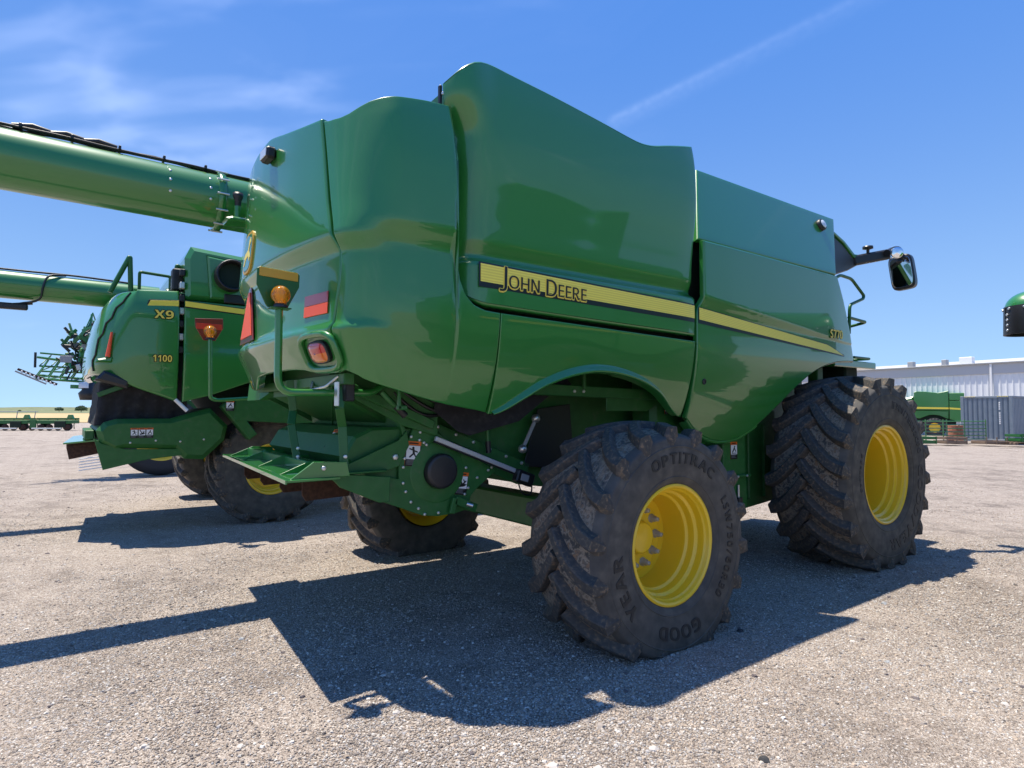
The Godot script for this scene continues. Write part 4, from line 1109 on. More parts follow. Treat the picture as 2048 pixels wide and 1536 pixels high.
	put("straw_hood_side", MB.new().prism([Vector2(-1.93, 1.90), Vector2(-1.90, 1.72), Vector2(-1.48, 1.50), Vector2(-1.2, 1.42), Vector2(-1.2, 1.95)], -0.98, -0.965, 0.004), M.chassis, c)
	put("straw_hood_roof", MB.new().box(Vector3(-1.65, 1.96, 0.0), Vector3(0.6, 0.02, 1.9), Basis(), 0.004), M.inside, c)
	put("frame_channel", MB.new().bar(Vector3(-1.92, 1.78, 1.0), Vector3(-1.25, 1.50, 1.0), 0.06, 0.03, Vector3.UP, 0.005), M.chassis, c)
	put("chute_lip", MB.new().bar(Vector3(-1.95, 1.80, 0.9), Vector3(-1.55, 1.46, -0.2), 0.02, 0.012), M.chassis, c)

func front_details(c: Node3D) -> void:
	# service ladder post behind the front wheel
	var lad := sub("service_post", c)
	put("upper_plate", MB.new().box(Vector3(2.0, 1.16, 1.2), Vector3(0.36, 0.4, 0.03), Basis(), 0.006), M.chassis, lad)
	put("lower_plate", MB.new().prism([Vector2(1.84, 0.94), Vector2(2.19, 0.94), Vector2(2.2, 0.66), Vector2(2.1, 0.55), Vector2(1.95, 0.55), Vector2(1.84, 0.7)], 1.19, 1.22, 0.005), M.chassis, lad)
	put("crossbar", MB.new().bar(Vector3(1.80, 0.955, 1.23), Vector3(2.24, 0.955, 1.23), 0.025, 0.025), M.chassis, lad)
	for k in 3:
		var b := MB.new(); rod_bolt(b, Vector3(1.86 + k * 0.15, 0.955, 1.245), Vector3(0, 0, 1), 0.012); put("bolt", b, M.zinc, lad)
	put("spring", MB.new().tube([Vector3(2.03, 0.87, 1.235), Vector3(2.03, 0.73, 1.235)], 0.012, 8), M.zinc, lad)
	put("knob", MB.new().tube([Vector3(2.03, 0.75, 1.24), Vector3(2.03, 0.66, 1.24)], 0.035, 12), M.black, lad)
	label_plate(lad, 2, Transform3D(Basis(), Vector3(1.99, 1.21, 1.216)), 0.11, 0.17)
	put("frame_wall", MB.new().prism([Vector2(1.3, 1.4), Vector2(1.35, 0.8), Vector2(2.6, 0.55), Vector2(3.2, 0.6), Vector2(3.2, 1.6), Vector2(2.0, 1.7)], 0.9, 0.93, 0.004), M.chassis, c)
	for k in 3:
		put("frame_rib", MB.new().box(Vector3(2.35 + k * 0.3, 1.05, 0.94), Vector3(0.04, 0.8, 0.04)), M.chassis, c)
	# platform behind the cab, hand rails, mirror arm
	put("platform", MB.new().box(Vector3(4.1, 2.145, 1.05), Vector3(1.0, 0.08, 0.75), Basis(), 0.01), M.paint, c)
	put("platform_support", MB.new().box(Vector3(4.2, 1.93, 1.15), Vector3(0.3, 0.4, 0.35), Basis(), 0.02), M.inside, c)
	put("fender_brace", MB.new().box(Vector3(3.6, 1.98, 1.2), Vector3(0.12, 0.4, 0.12), Basis(), 0.01), M.chassis, c)
	for z in [1.4]:
		put("hand_rail", MB.new().tube(bent([Vector3(3.72, 3.12, z), Vector3(3.82, 3.165, z), Vector3(4.09, 3.155, z), Vector3(4.385, 2.99, z), Vector3(4.37, 2.95, z), Vector3(4.03, 2.84, z), Vector3(4.0, 2.5, z)], 0.06), 0.018, 10), M.paint_dull, c)
		put("hand_rail", MB.new().tube(bent([Vector3(4.0, 2.69, z), Vector3(4.43, 2.67, z), Vector3(4.43, 2.63, z - 0.25), Vector3(4.0, 2.63, z - 0.1)], 0.05), 0.018, 10), M.paint_dull, c)
		put("hand_rail", MB.new().tube(bent([Vector3(4.1, 2.23, z), Vector3(4.50, 2.23, z), Vector3(4.50, 2.23, z - 0.2), Vector3(4.1, 2.23, z - 0.2)], 0.03), 0.016, 10), M.paint_dull, c)
	var ma := sub("mirror_arm", c)
	put("arm_root", MB.new().prism([Vector2(3.95, 3.70), Vector2(4.22, 3.62), Vector2(4.52, 3.47), Vector2(4.6, 3.42), Vector2(4.35, 3.32), Vector2(3.95, 3.2)], 1.12, 1.25, 0.015), M.plastic, ma)
	put("arm_cover", MB.new().prism([Vector2(3.95, 3.71), Vector2(4.2, 3.63), Vector2(4.46, 3.49), Vector2(4.66, 3.52), Vector2(4.66, 3.55), Vector2(4.47, 3.535), Vector2(4.22, 3.66), Vector2(3.95, 3.74)], 1.10, 1.27, 0.006), M.paint, ma)
	put("arm", MB.new().bar(Vector3(4.5, 3.46, 1.22), Vector3(4.92, 3.56, 1.47), 0.125, 0.09, Vector3.UP, 0.025), M.plastic, ma)
	put("arm_tip", MB.new().tube(path([Vector3(4.8, 3.55, 1.5), Vector3(5.0, 3.62, 1.5), Vector3(5.14, 3.63, 1.5), Vector3(5.2, 3.5, 1.5)], 12), 0.042, 10), M.plastic, ma)
	put("knob", MB.new().lathe([Vector2(0.018, 0), Vector2(0.018, 0.05), Vector2(0.06, 0.06), Vector2(0.06, 0.09), Vector2(0, 0.095)], Transform3D(Basis(Vector3(1, 0, 0), -PI / 2), Vector3(4.68, 3.56, 1.33)), 12), M.plastic, ma)
	var sp := facing(Vector3(4.88, 3.55, 1.58), Vector3(-1, -0.05, 0.55))
	put("spot_mirror", MB.new().lathe([Vector2(0.066, -0.02), Vector2(0.07, 0), Vector2(0.06, 0.004), Vector2(0.045, 0.008), Vector2(0, 0.012)], sp, 24), M.mirror, ma)
	var mx := facing(Vector3(5.16, 3.36, 1.51), Vector3(-1.0, -0.06, 0.12)); mx.basis = mx.basis * Basis(Vector3(0, 0, 1), 0.10)
	var rr := []
	for k in 28:
		var a := TAU * k / 28.0
		rr.append(Vector2(signf(cos(a)) * pow(absf(cos(a)), 0.4) * 0.135, signf(sin(a)) * pow(absf(sin(a)), 0.4) * 0.222))
	put("mirror_housing", MB.new().prism(rr, -0.14, 0.0, 0.02, mx), M.plastic, ma)
	var r2 := []
	for e in rr: r2.append(e * 0.86)
	put("mirror_glass", MB.new().prism(r2, 0.0, 0.006, 0.002, mx), M.mirror, ma)
	# cab beyond the tank
	var cab := sub("cab", c)
	put("shell", MB.new().prism([Vector2(3.6, 2.2), Vector2(3.6, 3.5), Vector2(4.75, 3.5), Vector2(4.85, 2.9), Vector2(4.75, 2.2)], -0.8, 0.75, 0.05), M.glass, cab)
	put("roof", MB.new().box(Vector3(4.2, 3.58, -0.02), Vector3(1.25, 0.16, 1.65), Basis(), 0.05), M.paint, cab)
	put("feeder_house", MB.new().prism([Vector2(4.1, 0.7), Vector2(4.1, 1.7), Vector2(4.9, 1.4), Vector2(4.9, 0.6)], -0.7, 0.7, 0.03), M.chassis, c)

# ---------------------------------------------------------------- the yard and what lies round it
func W(right: float, depth: float, y := 0.0) -> Vector3:   # yard survey: metres right of and ahead of the place one stands
	return Vector3(CAM.x + 0.80985 * right + 0.58664 * depth, y, CAM.z + 0.58664 * right - 0.80985 * depth)

func gy(x: float, z: float) -> float:   # the yard falls away gently towards the warehouse
	var a := maxf(0.0, x - 14.0)
	return -0.0135 * a * a / (a + 6.0) if a < 120.0 else -1.5

func ground() -> void:
	var xs := []; var step := 0.5; var v := 0.0
	while v < 2600.0:
		xs.append(v); v += step; step *= 1.07
	var ax := []
	for i in range(xs.size() - 1, 0, -1): ax.append(-xs[i])
	ax.append_array(xs)
	var rows := []
	var nz := FastNoiseLite.new(); nz.seed = 2; nz.frequency = 0.25
	for x in ax:
		var row := PackedVector3Array()
		for z in ax:
			var px: float = x; var pz: float = z - 2.0
			var r := Vector2(px, pz).length()
			var bump := nz.get_noise_2d(px, pz) * 0.012 * smoothstep(0.0, 1.0, (r - 1.0) * 0.2) if r < 60.0 else 0.0
			row.append(Vector3(px, gy(px, pz) + minf(bump, 0.004) - 0.004, pz))
		rows.append(row)
	var m := MB.new(); m.grid(rows, false, false, -1.0)
	struct("ground", m, M.gravel)
	var quad := func(called: String, r0: float, r1: float, d0: float, d1: float, y: float, mat: Material) -> void:
		var q := MB.new(); q.face([W(r0, d0, y), W(r1, d0, y), W(r1, d1, y), W(r0, d1, y)], Vector3.UP)
		struct(called, q, mat)
	quad.call("stubble_field", -900.0, -4.0, 84.0, 420.0, 0.05, M.wheat)
	quad.call("green_field", -2000.0, -4.0, 420.0, 1900.0, 0.1, M.far_green)
	# low rise on the horizon
	var rw := []
	for i in 61:
		var r := lerpf(-2200.0, 400.0, i / 60.0)
		var h := 9.0 + 4.0 * nz.get_noise_1d(i * 3.1) * 2.0
		rw.append(PackedVector3Array([W(r, 1350.0, 0.0), W(r, 1480.0, h * 0.8), W(r, 1600.0, h), W(r, 1900.0, h)]))
	var hm := MB.new(); hm.grid(rw, false, false, 1.0)
	struct("hills", hm, M.far_green)

func stone_mesh(sd: int) -> ArrayMesh:
	var rng := RandomNumberGenerator.new(); rng.seed = sd
	var m := MB.new()
	var ring := func(k: int, y: float, r: float) -> Array:
		var out := []
		for i in k:
			var a := TAU * i / k + rng.randf() * 0.5
			out.append(Vector3(cos(a) * r * rng.randf_range(0.75, 1.2), y + rng.randf_range(-0.1, 0.1), sin(a) * r * rng.randf_range(0.75, 1.2)))
		return out
	var lo: Array = ring.call(5, -0.15, 0.95); var hi: Array = ring.call(5, 0.32, 0.62)
	var top := Vector3(rng.randf_range(-0.15, 0.15), 0.5, rng.randf_range(-0.15, 0.15))
	for i in 5:
		var j := (i + 1) % 5
		m.face([lo[i], lo[j], hi[j]], (lo[i] + lo[j]) * 0.5 + Vector3(0, 0.3, 0)); m.face([lo[i], hi[j], hi[i]], lo[i] + Vector3(0, 0.3, 0))
		m.face([hi[i], hi[j], top], Vector3.UP)
	return m.mesh()

func gravel_stones() -> void:
	var rng := RandomNumberGenerator.new(); rng.seed = 77
	var patch := FastNoiseLite.new(); patch.seed = 5; patch.frequency = 0.55; patch.fractal_octaves = 3
	var tones := [lin(0.62, 0.58, 0.53), lin(0.50, 0.44, 0.38), lin(0.42, 0.34, 0.27), lin(0.36, 0.31, 0.27), lin(0.30, 0.25, 0.21), lin(0.40, 0.38, 0.37), lin(0.2, 0.17, 0.15), lin(0.45, 0.36, 0.28)]
	for e in [["gravel", 0.0035, 0.0085, 230000, 1.9, 9.0, 11], ["gravel", 0.008, 0.016, 26000, 1.9, 15.0, 12], ["gravel", 0.016, 0.03, 420, 2.0, 16.0, 13]]:
		var mm := MultiMesh.new(); mm.transform_format = MultiMesh.TRANSFORM_3D; mm.use_colors = true
		mm.mesh = stone_mesh(e[6]); mm.instance_count = e[3]
		for i in int(e[3]):
			var d := 0.0; var r := 0.0; var p := Vector3.ZERO
			for tries in 6:
				# more of them close by, where single stones can be seen
				d = e[4] * pow(e[5] / e[4], pow(rng.randf(), 0.85))
				r = rng.randf_range(-0.92, 0.92) * d
				p = W(r, d)
				var dens := patch.get_noise_2d(p.x, p.z) * 0.5 + 0.5
				if rng.randf() < smoothstep(0.2, 0.75, dens) + 0.25: break
			var s := lerpf(e[1], e[2], pow(rng.randf(), 2.2))
			p.y = gy(p.x, p.z) + s * rng.randf_range(-0.1, 0.12) - 0.002
			var b := Basis(Vector3.UP, rng.randf() * TAU) * Basis(Vector3(1, 0, 0), rng.randf_range(-0.3, 0.3))
			b = b.scaled(Vector3(s * rng.randf_range(0.8, 1.3), s * rng.randf_range(0.6, 1.1), s))
			mm.set_instance_transform(i, Transform3D(b, p))
			var c: Color = tones[rng.randi() % tones.size()].srgb_to_linear() * rng.randf_range(0.62, 1.05)
			if e[2] > 0.02: c = [lin(0.12, 0.10, 0.10), lin(0.3, 0.26, 0.23), lin(0.5, 0.46, 0.42)][rng.randi() % 3].srgb_to_linear()
			mm.set_instance_color(i, Color(c.r, c.g, c.b, 1.0))
		var o := MultiMeshInstance3D.new(); o.name = numbered(e[0]); o.multimesh = mm; o.material_override = M.stone
		add_child(o, true)
		tag(o, ["fine crushed gravel covering the yard", "coarser pale gravel stones strewn over the yard", "scattered larger stones lying on the gravel"][int(e[6]) - 11], "gravel", "", "stuff")

func simple_wheel(parent: Node, at: Vector3, R: float, Wd: float, rim: float) -> void:
	var o := sub("wheel", parent, at)
	var w := Wd * 0.5
	put("tyre", MB.new().lathe([Vector2(rim, -w * 0.9), Vector2(lerpf(rim, R, 0.5), -w), Vector2(R * 0.95, -w * 0.85), Vector2(R, -w * 0.5), Vector2(R, w * 0.5), Vector2(R * 0.95, w * 0.85), Vector2(lerpf(rim, R, 0.5), w), Vector2(rim, w * 0.9)], Transform3D(), 40), M.dark_tyre, o)
	var lg := MB.new()
	for k in 22:
		var a := TAU * k / 22.0
		for s in [-1.0, 1.0]:
			var aa: float = a + (0.14 if s > 0 else 0.0)
			lg.bar(Vector3(cos(aa) * R, sin(aa) * R, 0), Vector3(cos(aa + 0.3) * R * 0.99, sin(aa + 0.3) * R * 0.99, s * w * 0.9), 0.07, 0.05, Vector3(cos(aa), sin(aa), 0))
	for i in lg.v.size(): lg.v[i].y = maxf(lg.v[i].y, -at.y + 0.004)
	put("tread_lugs", lg, M.dark_tyre, o)
	put("rim", MB.new().lathe([Vector2(rim, w * 0.86), Vector2(rim * 0.92, w * 0.84), Vector2(rim * 0.85, w * 0.5), Vector2(rim * 0.5, w * 0.4), Vector2(rim * 0.3, w * 0.55), Vector2(0, w * 0.55)], Transform3D(), 32), M.yellow, o)

# a whole combine of the same family, for those that stand farther off
func simple_combine(label: String, at: Vector3, turn: float, spout: Array) -> Node3D:
	var c := thing("combine_harvester", label, "combine harvester", at, turn, "combine harvesters in the yard")
	put("rear_hood", MB.new().prism([Vector2(-2.1, 1.85), Vector2(-2.25, 2.4), Vector2(-2.2, 3.3), Vector2(-1.45, 3.5), Vector2(-1.42, 1.9)], -1.4, 1.45, 0.12), M.far_paint, c)
	put("tank_side_panel", MB.new().prism([Vector2(-1.38, 2.3), Vector2(-1.4, 3.85), Vector2(-1.2, 3.93), Vector2(-0.6, 3.9), Vector2(0.3, 3.77), Vector2(0.7, 3.85), Vector2(1.06, 3.94), Vector2(1.06, 2.25)], -1.5, 1.5, 0.03), M.far_paint, c)
	put("front_tank_panel", MB.new().prism([Vector2(1.1, 3.12), Vector2(1.1, 3.74), Vector2(3.5, 3.74), Vector2(3.55, 3.12)], -1.49, 1.49, 0.03), M.far_paint, c)
	var sd := [Vector2(-2.05, 1.85), Vector2(-1.4, 1.65), Vector2(-1.0, 1.58), Vector2(-0.77, 1.69), Vector2(-0.35, 1.87), Vector2(0.0, 1.9), Vector2(0.4, 1.84), Vector2(0.86, 1.6), Vector2(1.02, 1.55), Vector2(1.05, 2.21), Vector2(-2.05, 2.27)]
	put("wheel_arch_panel", MB.new().prism(sd, 1.40, 1.47, 0.02), M.far_paint, c)
	put("wheel_arch_panel", MB.new().prism(sd, -1.47, -1.40, 0.02), M.far_paint, c)
	var fs := [Vector2(1.1, 1.53), Vector2(1.75, 1.31), Vector2(2.2, 1.46), Vector2(2.73, 1.84), Vector2(3.3, 2.1), Vector2(3.98, 2.16), Vector2(3.55, 3.08), Vector2(1.1, 3.08)]
	put("front_side_panel", MB.new().prism(fs, 1.42, 1.49, 0.02), M.far_paint, c)
	put("front_side_panel", MB.new().prism(fs, -1.49, -1.42, 0.02), M.far_paint, c)
	put("inner_body", MB.new().prism([Vector2(-1.9, 1.6), Vector2(-1.0, 0.95), Vector2(4.0, 0.7), Vector2(4.0, 2.2), Vector2(3.4, 3.4), Vector2(-1.9, 3.2)], -1.2, 1.2, 0.03), M.inside, c)
	for s in [1.0, -1.0]:
		put("stripe_border", MB.new().prism([Vector2(-1.28, 2.37), Vector2(1.04, 2.33), Vector2(1.04, 2.53), Vector2(-1.28, 2.58)], 0.0, 0.004, 0.001, Transform3D(Basis(), Vector3(0, 0, 1.501)) if s > 0 else Transform3D(Basis(), Vector3(0, 0, -1.506))), M.decal_black, c)
		put("yellow_stripe", MB.new().prism([Vector2(-1.26, 2.41), Vector2(1.04, 2.37), Vector2(1.04, 2.52), Vector2(-1.26, 2.57)], 0.0, 0.004, 0.001, Transform3D(Basis(), Vector3(0, 0, 1.506)) if s > 0 else Transform3D(Basis(), Vector3(0, 0, -1.511))), M.stripe_yellow, c)
		put("yellow_stripe", MB.new().prism([Vector2(1.11, 2.37), Vector2(3.6, 2.2), Vector2(3.3, 2.32), Vector2(1.11, 2.52)], 0.0, 0.004, 0.001, Transform3D(Basis(), Vector3(0, 0, 1.491)) if s > 0 else Transform3D(Basis(), Vector3(0, 0, -1.496))), M.stripe_yellow, c)
		simple_wheel(c, Vector3(0.03, 0.8, s * 1.7), 0.8, 0.6, 0.41)
		simple_wheel(c, Vector3(3.58, 1.0, s * 1.5), 1.0, 0.8, 0.5)
	put("cab", MB.new().prism([Vector2(3.6, 2.1), Vector2(3.6, 3.45), Vector2(5.2, 3.45), Vector2(5.5, 2.8), Vector2(5.2, 1.9)], -0.9, 0.9, 0.06), M.glass, c)
	put("cab_roof", MB.new().box(Vector3(4.5, 3.56, 0), Vector3(2.1, 0.2, 2.0), Basis(), 0.06), M.far_paint, c)
	put("mirror_arm", MB.new().tube([Vector3(5.0, 3.4, 1.0), Vector3(5.6, 3.45, 1.9)], 0.05, 8), M.black, c)
	put("lower_deck", MB.new().box(Vector3(0.6, 0.95, 0), Vector3(3.2, 0.4, 1.6), Basis(), 0.05), M.chassis, c)
	put("side_lamp", MB.new().lathe([Vector2(0.07, 0), Vector2(0.05, 0.05), Vector2(0, 0.06)], Transform3D(Basis(), Vector3(3.25, 3.62, 1.49)), 16), M.lens_clear, c)
	if spout.size():
		var au := sub("unloading_auger", c)
		var A: Vector3 = spout[0]; var B: Vector3 = spout[1]
		put("tube", MB.new().tube([A, A.lerp(B, 0.5), B], 0.22, 32), M.far_paint, au)
		var up := Transform3D(Basis(Vector3(1, 0, 0), -PI / 2), B)
		var dome := []
		for k in 9:
			var a := lerpf(0.0, PI / 2, k / 8.0)
			dome.append(Vector2(0.25 * cos(a), 0.2 * sin(a) - 0.02))
		put("spout_dome", MB.new().lathe(dome, up, 36), M.paint, au)
		put("rubber_boot", MB.new().lathe([Vector2(0.235, 0.0), Vector2(0.258, 0.0), Vector2(0.262, -0.15), Vector2(0.268, -0.33), Vector2(0.25, -0.33), Vector2(0.24, -0.1)], up, 36), M.black, au)
		for k in 10:
			var a := TAU * k / 10.0
			var b := MB.new(); rod_bolt(b, B + Vector3(cos(a) * 0.258, -0.03, sin(a) * 0.258), Vector3(cos(a), 0, sin(a)), 0.016)
			put("rivet", b, M.zinc, au)
		for k in 4:
			var dirn := Vector3(-0.75, 0, -0.66).normalized()
			var b := MB.new(); rod_bolt(b, B + dirn * 0.264 + Vector3(0, -0.1 - k * 0.06, 0), dirn, 0.016)
			put("rivet", b, M.zinc, au)
		put("boot_seam", MB.new().box(B + Vector3(-0.75, 0, -0.66).rotated(Vector3.UP, -0.18).normalized() * 0.262 + Vector3(0, -0.17, 0), Vector3(0.02, 0.32, 0.01), Basis(Vector3.UP, 0.7), 0.003), M.plastic, au)
	return c

func warehouse() -> void:
	var w := thing("warehouse", "long white ribbed metal warehouse with grey eave band behind the grey container", "warehouse")
	var A := W(24.5, 74.5); var B := W(48.5, 33.5)
	var run := (B - A).normalized(); var back := Vector3(run.z, 0, -run.x)
	if back.dot(A - CAM) < 0: back = -back
	var L := A.distance_to(B); var eave := 5.45; var foot := -1.6; var fas := 0.85
	var P := func(u: float, y: float, inn: float) -> Vector3: return Vector3(A.x, 0, A.z) + run * u + back * inn + Vector3(0, y, 0)
	# ribbed sheet
	var rows := []; var u := 0.0
	while u < L:
		for k in [[0.0, 0.0], [0.11, 0.0], [0.135, -0.045], [0.195, -0.045], [0.22, 0.0]]:
			rows.append(PackedVector3Array([P.call(u + k[0], foot, k[1]), P.call(u + k[0], eave - fas, k[1])]))
		u += 0.42
	var wm := MB.new(); wm.grid(rows, false, false, -1.0)
	put("wall_sheet", wm, M.wall_white, w)
	put("eave_band", MB.new().box(P.call(L / 2, eave - fas / 2, -0.06 + 0.1), Vector3(L, fas, 0.3), Basis(run, Vector3.UP, run.cross(Vector3.UP)), 0.02), M.fascia, w)
	put("gutter", MB.new().box(P.call(L / 2, eave + 0.03, -0.2), Vector3(L, 0.12, 0.16), Basis(run, Vector3.UP, run.cross(Vector3.UP)), 0.02), M.grey, w)
	var rf := MB.new(); rf.face([P.call(-0.3, eave + 0.02, -0.1), P.call(L, eave + 0.02, -0.1), P.call(L, eave + 1.6, 18.0), P.call(-0.3, eave + 1.6, 18.0)], Vector3.UP)
	rf.face([P.call(0, foot, 0), P.call(0, eave, 0), P.call(0, eave + 1.6, 18.0), P.call(0, foot, 18.0)], -run)
	rf.face([P.call(0, foot, 18.0), P.call(0, eave + 1.6, 18.0), P.call(L, eave + 1.6, 18.0), P.call(L, foot, 18.0)], back)
	put("roof", rf, M.roof, w)
	for k in 3:
		put("downspout", MB.new().box(P.call([9.0, 28.6, 42.0][k], 2.2, -0.17), Vector3(0.16, 6.6, 0.12), Basis(run, Vector3.UP, run.cross(Vector3.UP)), 0.02), M.white, w)
	for k in 5:
		var vu: float = [21.5, 24.3, 26.0, 33.0, 14.0][k]
		put("roof_vent", MB.new().box(P.call(vu, eave + 0.45, 2.0), Vector3([0.5, 0.4, 1.0, 0.4, 0.4][k], [0.5, 0.5, 0.7, 1.0, 0.5][k], 0.5), Basis(run, Vector3.UP, run.cross(Vector3.UP)), 0.03), M.white if k == 2 else M.grey, w)
	var wl := sub("wall_lamp", w)
	put("housing", MB.new().box(P.call(18.3, 3.55, -0.25), Vector3(0.5, 0.25, 0.4), Basis(run, Vector3.UP, run.cross(Vector3.UP)) * Basis(Vector3(1, 0, 0), 0.5), 0.03), M.grey, wl)
	put("bracket", MB.new().bar(P.call(18.3, 3.3, -0.05), P.call(18.3, 3.55, -0.25), 0.08, 0.08), M.grey, wl)

func yard_things() -> void:
	simple_combine("green combine harvester with yellow stripe parked by the white warehouse behind the grey container", W(37.0, 54.0, -0.62), -1.23, [])
	simple_combine("combine harvester beyond the right edge whose auger spout has a black rubber boot", Vector3(3.2, 0.0, 7.1), 0.0, [Vector3(3.3, 3.3, -1.55), Vector3(2.50, 2.82, -4.44)])
	# shipping container, ribbed end towards the camera
	var az := deg_to_rad(53.0)
	var fwd := W(sin(az), cos(az)) - W(0, 0); var rgt := W(cos(az), -sin(az)) - W(0, 0)
	var o := W(26.95, 35.0, gy(28.0, -8.0) - 0.01)
	var t := thing("shipping_container", "grey corrugated steel shipping container standing before the warehouse", "container")
	var bs := Basis(rgt, Vector3.UP, -fwd)
	var xf := Transform3D(bs, o)
	var cw := 2.44; var chh := 2.59; var cl := 6.06
	for s in [-1.0, 1.0]:
		for e in [0.08, cl - 0.08]:
			put("corner_post", MB.new().box(xf * Vector3(s * (cw / 2 - 0.08), chh / 2, -e), Vector3(0.16, chh, 0.16), bs, 0.01), M.container, t)
		put("bottom_rail", MB.new().box(xf * Vector3(s * (cw / 2 - 0.06), 0.08, -cl / 2), Vector3(0.1, 0.16, cl - 0.32), bs, 0.01), M.container, t)
		put("top_rail", MB.new().box(xf * Vector3(s * (cw / 2 - 0.06), chh - 0.05, -cl / 2), Vector3(0.1, 0.1, cl - 0.32), bs, 0.01), M.container, t)
	for e in [0.07, cl - 0.07]:
		put("end_sill", MB.new().box(xf * Vector3(0, 0.08, -e), Vector3(cw - 0.32, 0.16, 0.12), bs, 0.01), M.container, t)
		put("end_header", MB.new().box(xf * Vector3(0, chh - 0.06, -e), Vector3(cw - 0.32, 0.12, 0.12), bs, 0.01), M.container, t)
	var corr := func(a: Vector3, along: Vector3, inn: Vector3, length: float, n: int) -> MB:
		var rows := []
		for k in n:
			for q in [[0.0, 0.0], [0.62, 0.0], [0.70, 0.045], [0.92, 0.045], [1.0, 0.0]]:
				var p: Vector3 = a + along * (length * (k + q[0]) / n) + inn * q[1]
				rows.append(PackedVector3Array([xf * p, xf * (p + Vector3(0, chh - 0.28, 0))]))
		var m := MB.new(); m.grid(rows, false, false, -1.0)
		return m
	put("end_wall", corr.call(Vector3(-cw / 2 + 0.16, 0.16, -0.03), Vector3(1, 0, 0), Vector3(0, 0, -1), cw - 0.32, 9), M.container, t)
	put("side_wall", corr.call(Vector3(cw / 2 - 0.02, 0.16, -0.16), Vector3(0, 0, -1), Vector3(-1, 0, 0), cl - 0.32, 22), M.container, t)
	put("side_wall", corr.call(Vector3(-cw / 2 + 0.02, 0.16, -0.16), Vector3(0, 0, -1), Vector3(1, 0, 0), cl - 0.32, 22), M.container, t)
	put("roof_sheet", MB.new().box(xf * Vector3(0, chh - 0.02, -cl / 2), Vector3(cw - 0.1, 0.03, cl - 0.1), bs, 0.005), M.container, t)
	for k in 14:
		var sx := -0.98 + (k % 7) * 0.075 if k < 7 else 0.55 + (k % 7) * 0.075
		put("hazard_mark", MB.new().box(xf * Vector3(sx, chh - 0.03, -0.002), Vector3(0.035, 0.05, 0.01), bs * Basis(Vector3(0, 0, 1), -0.5), 0.002), M.letter_yellow, t)
	var rng := RandomNumberGenerator.new(); rng.seed = 6
	for k in 11:
		if k == 4: continue
		put("white_marking", MB.new().box(xf * Vector3(0.62, 2.2 - k * 0.115, -0.022), Vector3(0.07, 0.08, 0.012), bs, 0.002), M.white, t)
	# livestock gate panels on edge, oil barrel, low steel crates and a pallet along the far side of the yard
	var y0 := gy(26.0, -7.0)
	for k in 2:
		var g := thing("tube_gate", ["green tube gate panel standing nearest the front tyre before the far combine", "green tube gate panel leaning next to the rusty barrel"][k], "gate", W(21.4 + k * 1.9, 33.6 - k * 0.3, y0), -0.627, "gate panels along the yard edge")
		for r in 6: put("rail", MB.new().tube([Vector3(0, 0.2 + r * 0.19, 0), Vector3(2.3, 0.2 + r * 0.19, 0)], 0.025, 8), M.far_paint, g)
		for r in 3: put("upright", MB.new().tube([Vector3(r * 1.15, 0, 0.0), Vector3(r * 1.15, 1.25, 0.0)], 0.028, 8), M.far_paint, g)
	var br := thing("barrel", "rusty brown oil barrel behind the green gate panels", "barrel", W(24.9, 34.6, y0), 0.0)
	put("body", MB.new().lathe([Vector2(0, 0), Vector2(0.36, 0), Vector2(0.37, 0.02), Vector2(0.36, 0.04), Vector2(0.36, 0.28), Vector2(0.375, 0.3), Vector2(0.36, 0.32), Vector2(0.36, 0.58), Vector2(0.375, 0.6), Vector2(0.36, 0.62), Vector2(0.36, 0.86), Vector2(0.37, 0.89), Vector2(0.34, 0.89), Vector2(0.34, 0.87), Vector2(0, 0.87)], Transform3D(Basis(Vector3(1, 0, 0), -PI / 2), Vector3.ZERO), 28), M.barrel, br)
	put("bung", MB.new().lathe([Vector2(0.04, 0.87), Vector2(0.04, 0.9), Vector2(0, 0.9)], Transform3D(Basis(Vector3(1, 0, 0), -PI / 2), Vector3(0.2, 0, 0.1)), 10), M.rust, br)
	var crates := [[21.3, 32.5, 1.5, 0.40, "low green steel crate at the end of the row by the front tyre", 0], [23.0, 32.4, 1.1, 0.38, "brown slatted crate standing below the rusty barrel", 1], [24.9, 32.2, 1.15, 0.36, "brown slatted crate beside the pallet before the grey container", 1], [26.4, 31.6, 1.5, 0.42, "low green steel crate lying on a wooden pallet", 0], [28.4, 30.4, 1.7, 0.85, "tall dark green steel crate before the right corner of the container", 0]]
	for e in crates:
		var lift: float = 0.14 if e[4].contains("pallet") and e[5] == 0 else 0.0
		var c := thing("steel_crate" if e[5] == 0 else "slatted_crate", e[4], "crate", W(e[0], e[1], y0 + lift), -0.627, "crates along the yard edge")
		var mat: Material = M.paint_dull if e[5] == 0 else M.wood
		var n := int(e[3] / 0.19)
		for r in n:
			for zz in [-0.5, 0.5]: put("slat", MB.new().box(Vector3(0, 0.1 + r * e[3] / n, zz), Vector3(e[2], 0.12, 0.03), Basis(), 0.008), mat, c)
			for xx in [-0.5, 0.5]: put("slat", MB.new().box(Vector3(xx * e[2], 0.1 + r * e[3] / n, 0), Vector3(0.03, 0.12, 0.96), Basis(), 0.008), mat, c)
		for xx in [-0.46, 0.0, 0.46]: put("post", MB.new().box(Vector3(xx * e[2], e[3] / 2, 0.53), Vector3(0.06, e[3], 0.03), Basis(), 0.008), mat, c)
		put("floor", MB.new().box(Vector3(0, 0.03, 0), Vector3(e[2], 0.04, 0.98), Basis(), 0.008), mat, c)
	var pa := thing("pallet", "weathered wooden pallet under the low green crate", "pallet", W(26.3, 31.6, y0), -0.627)
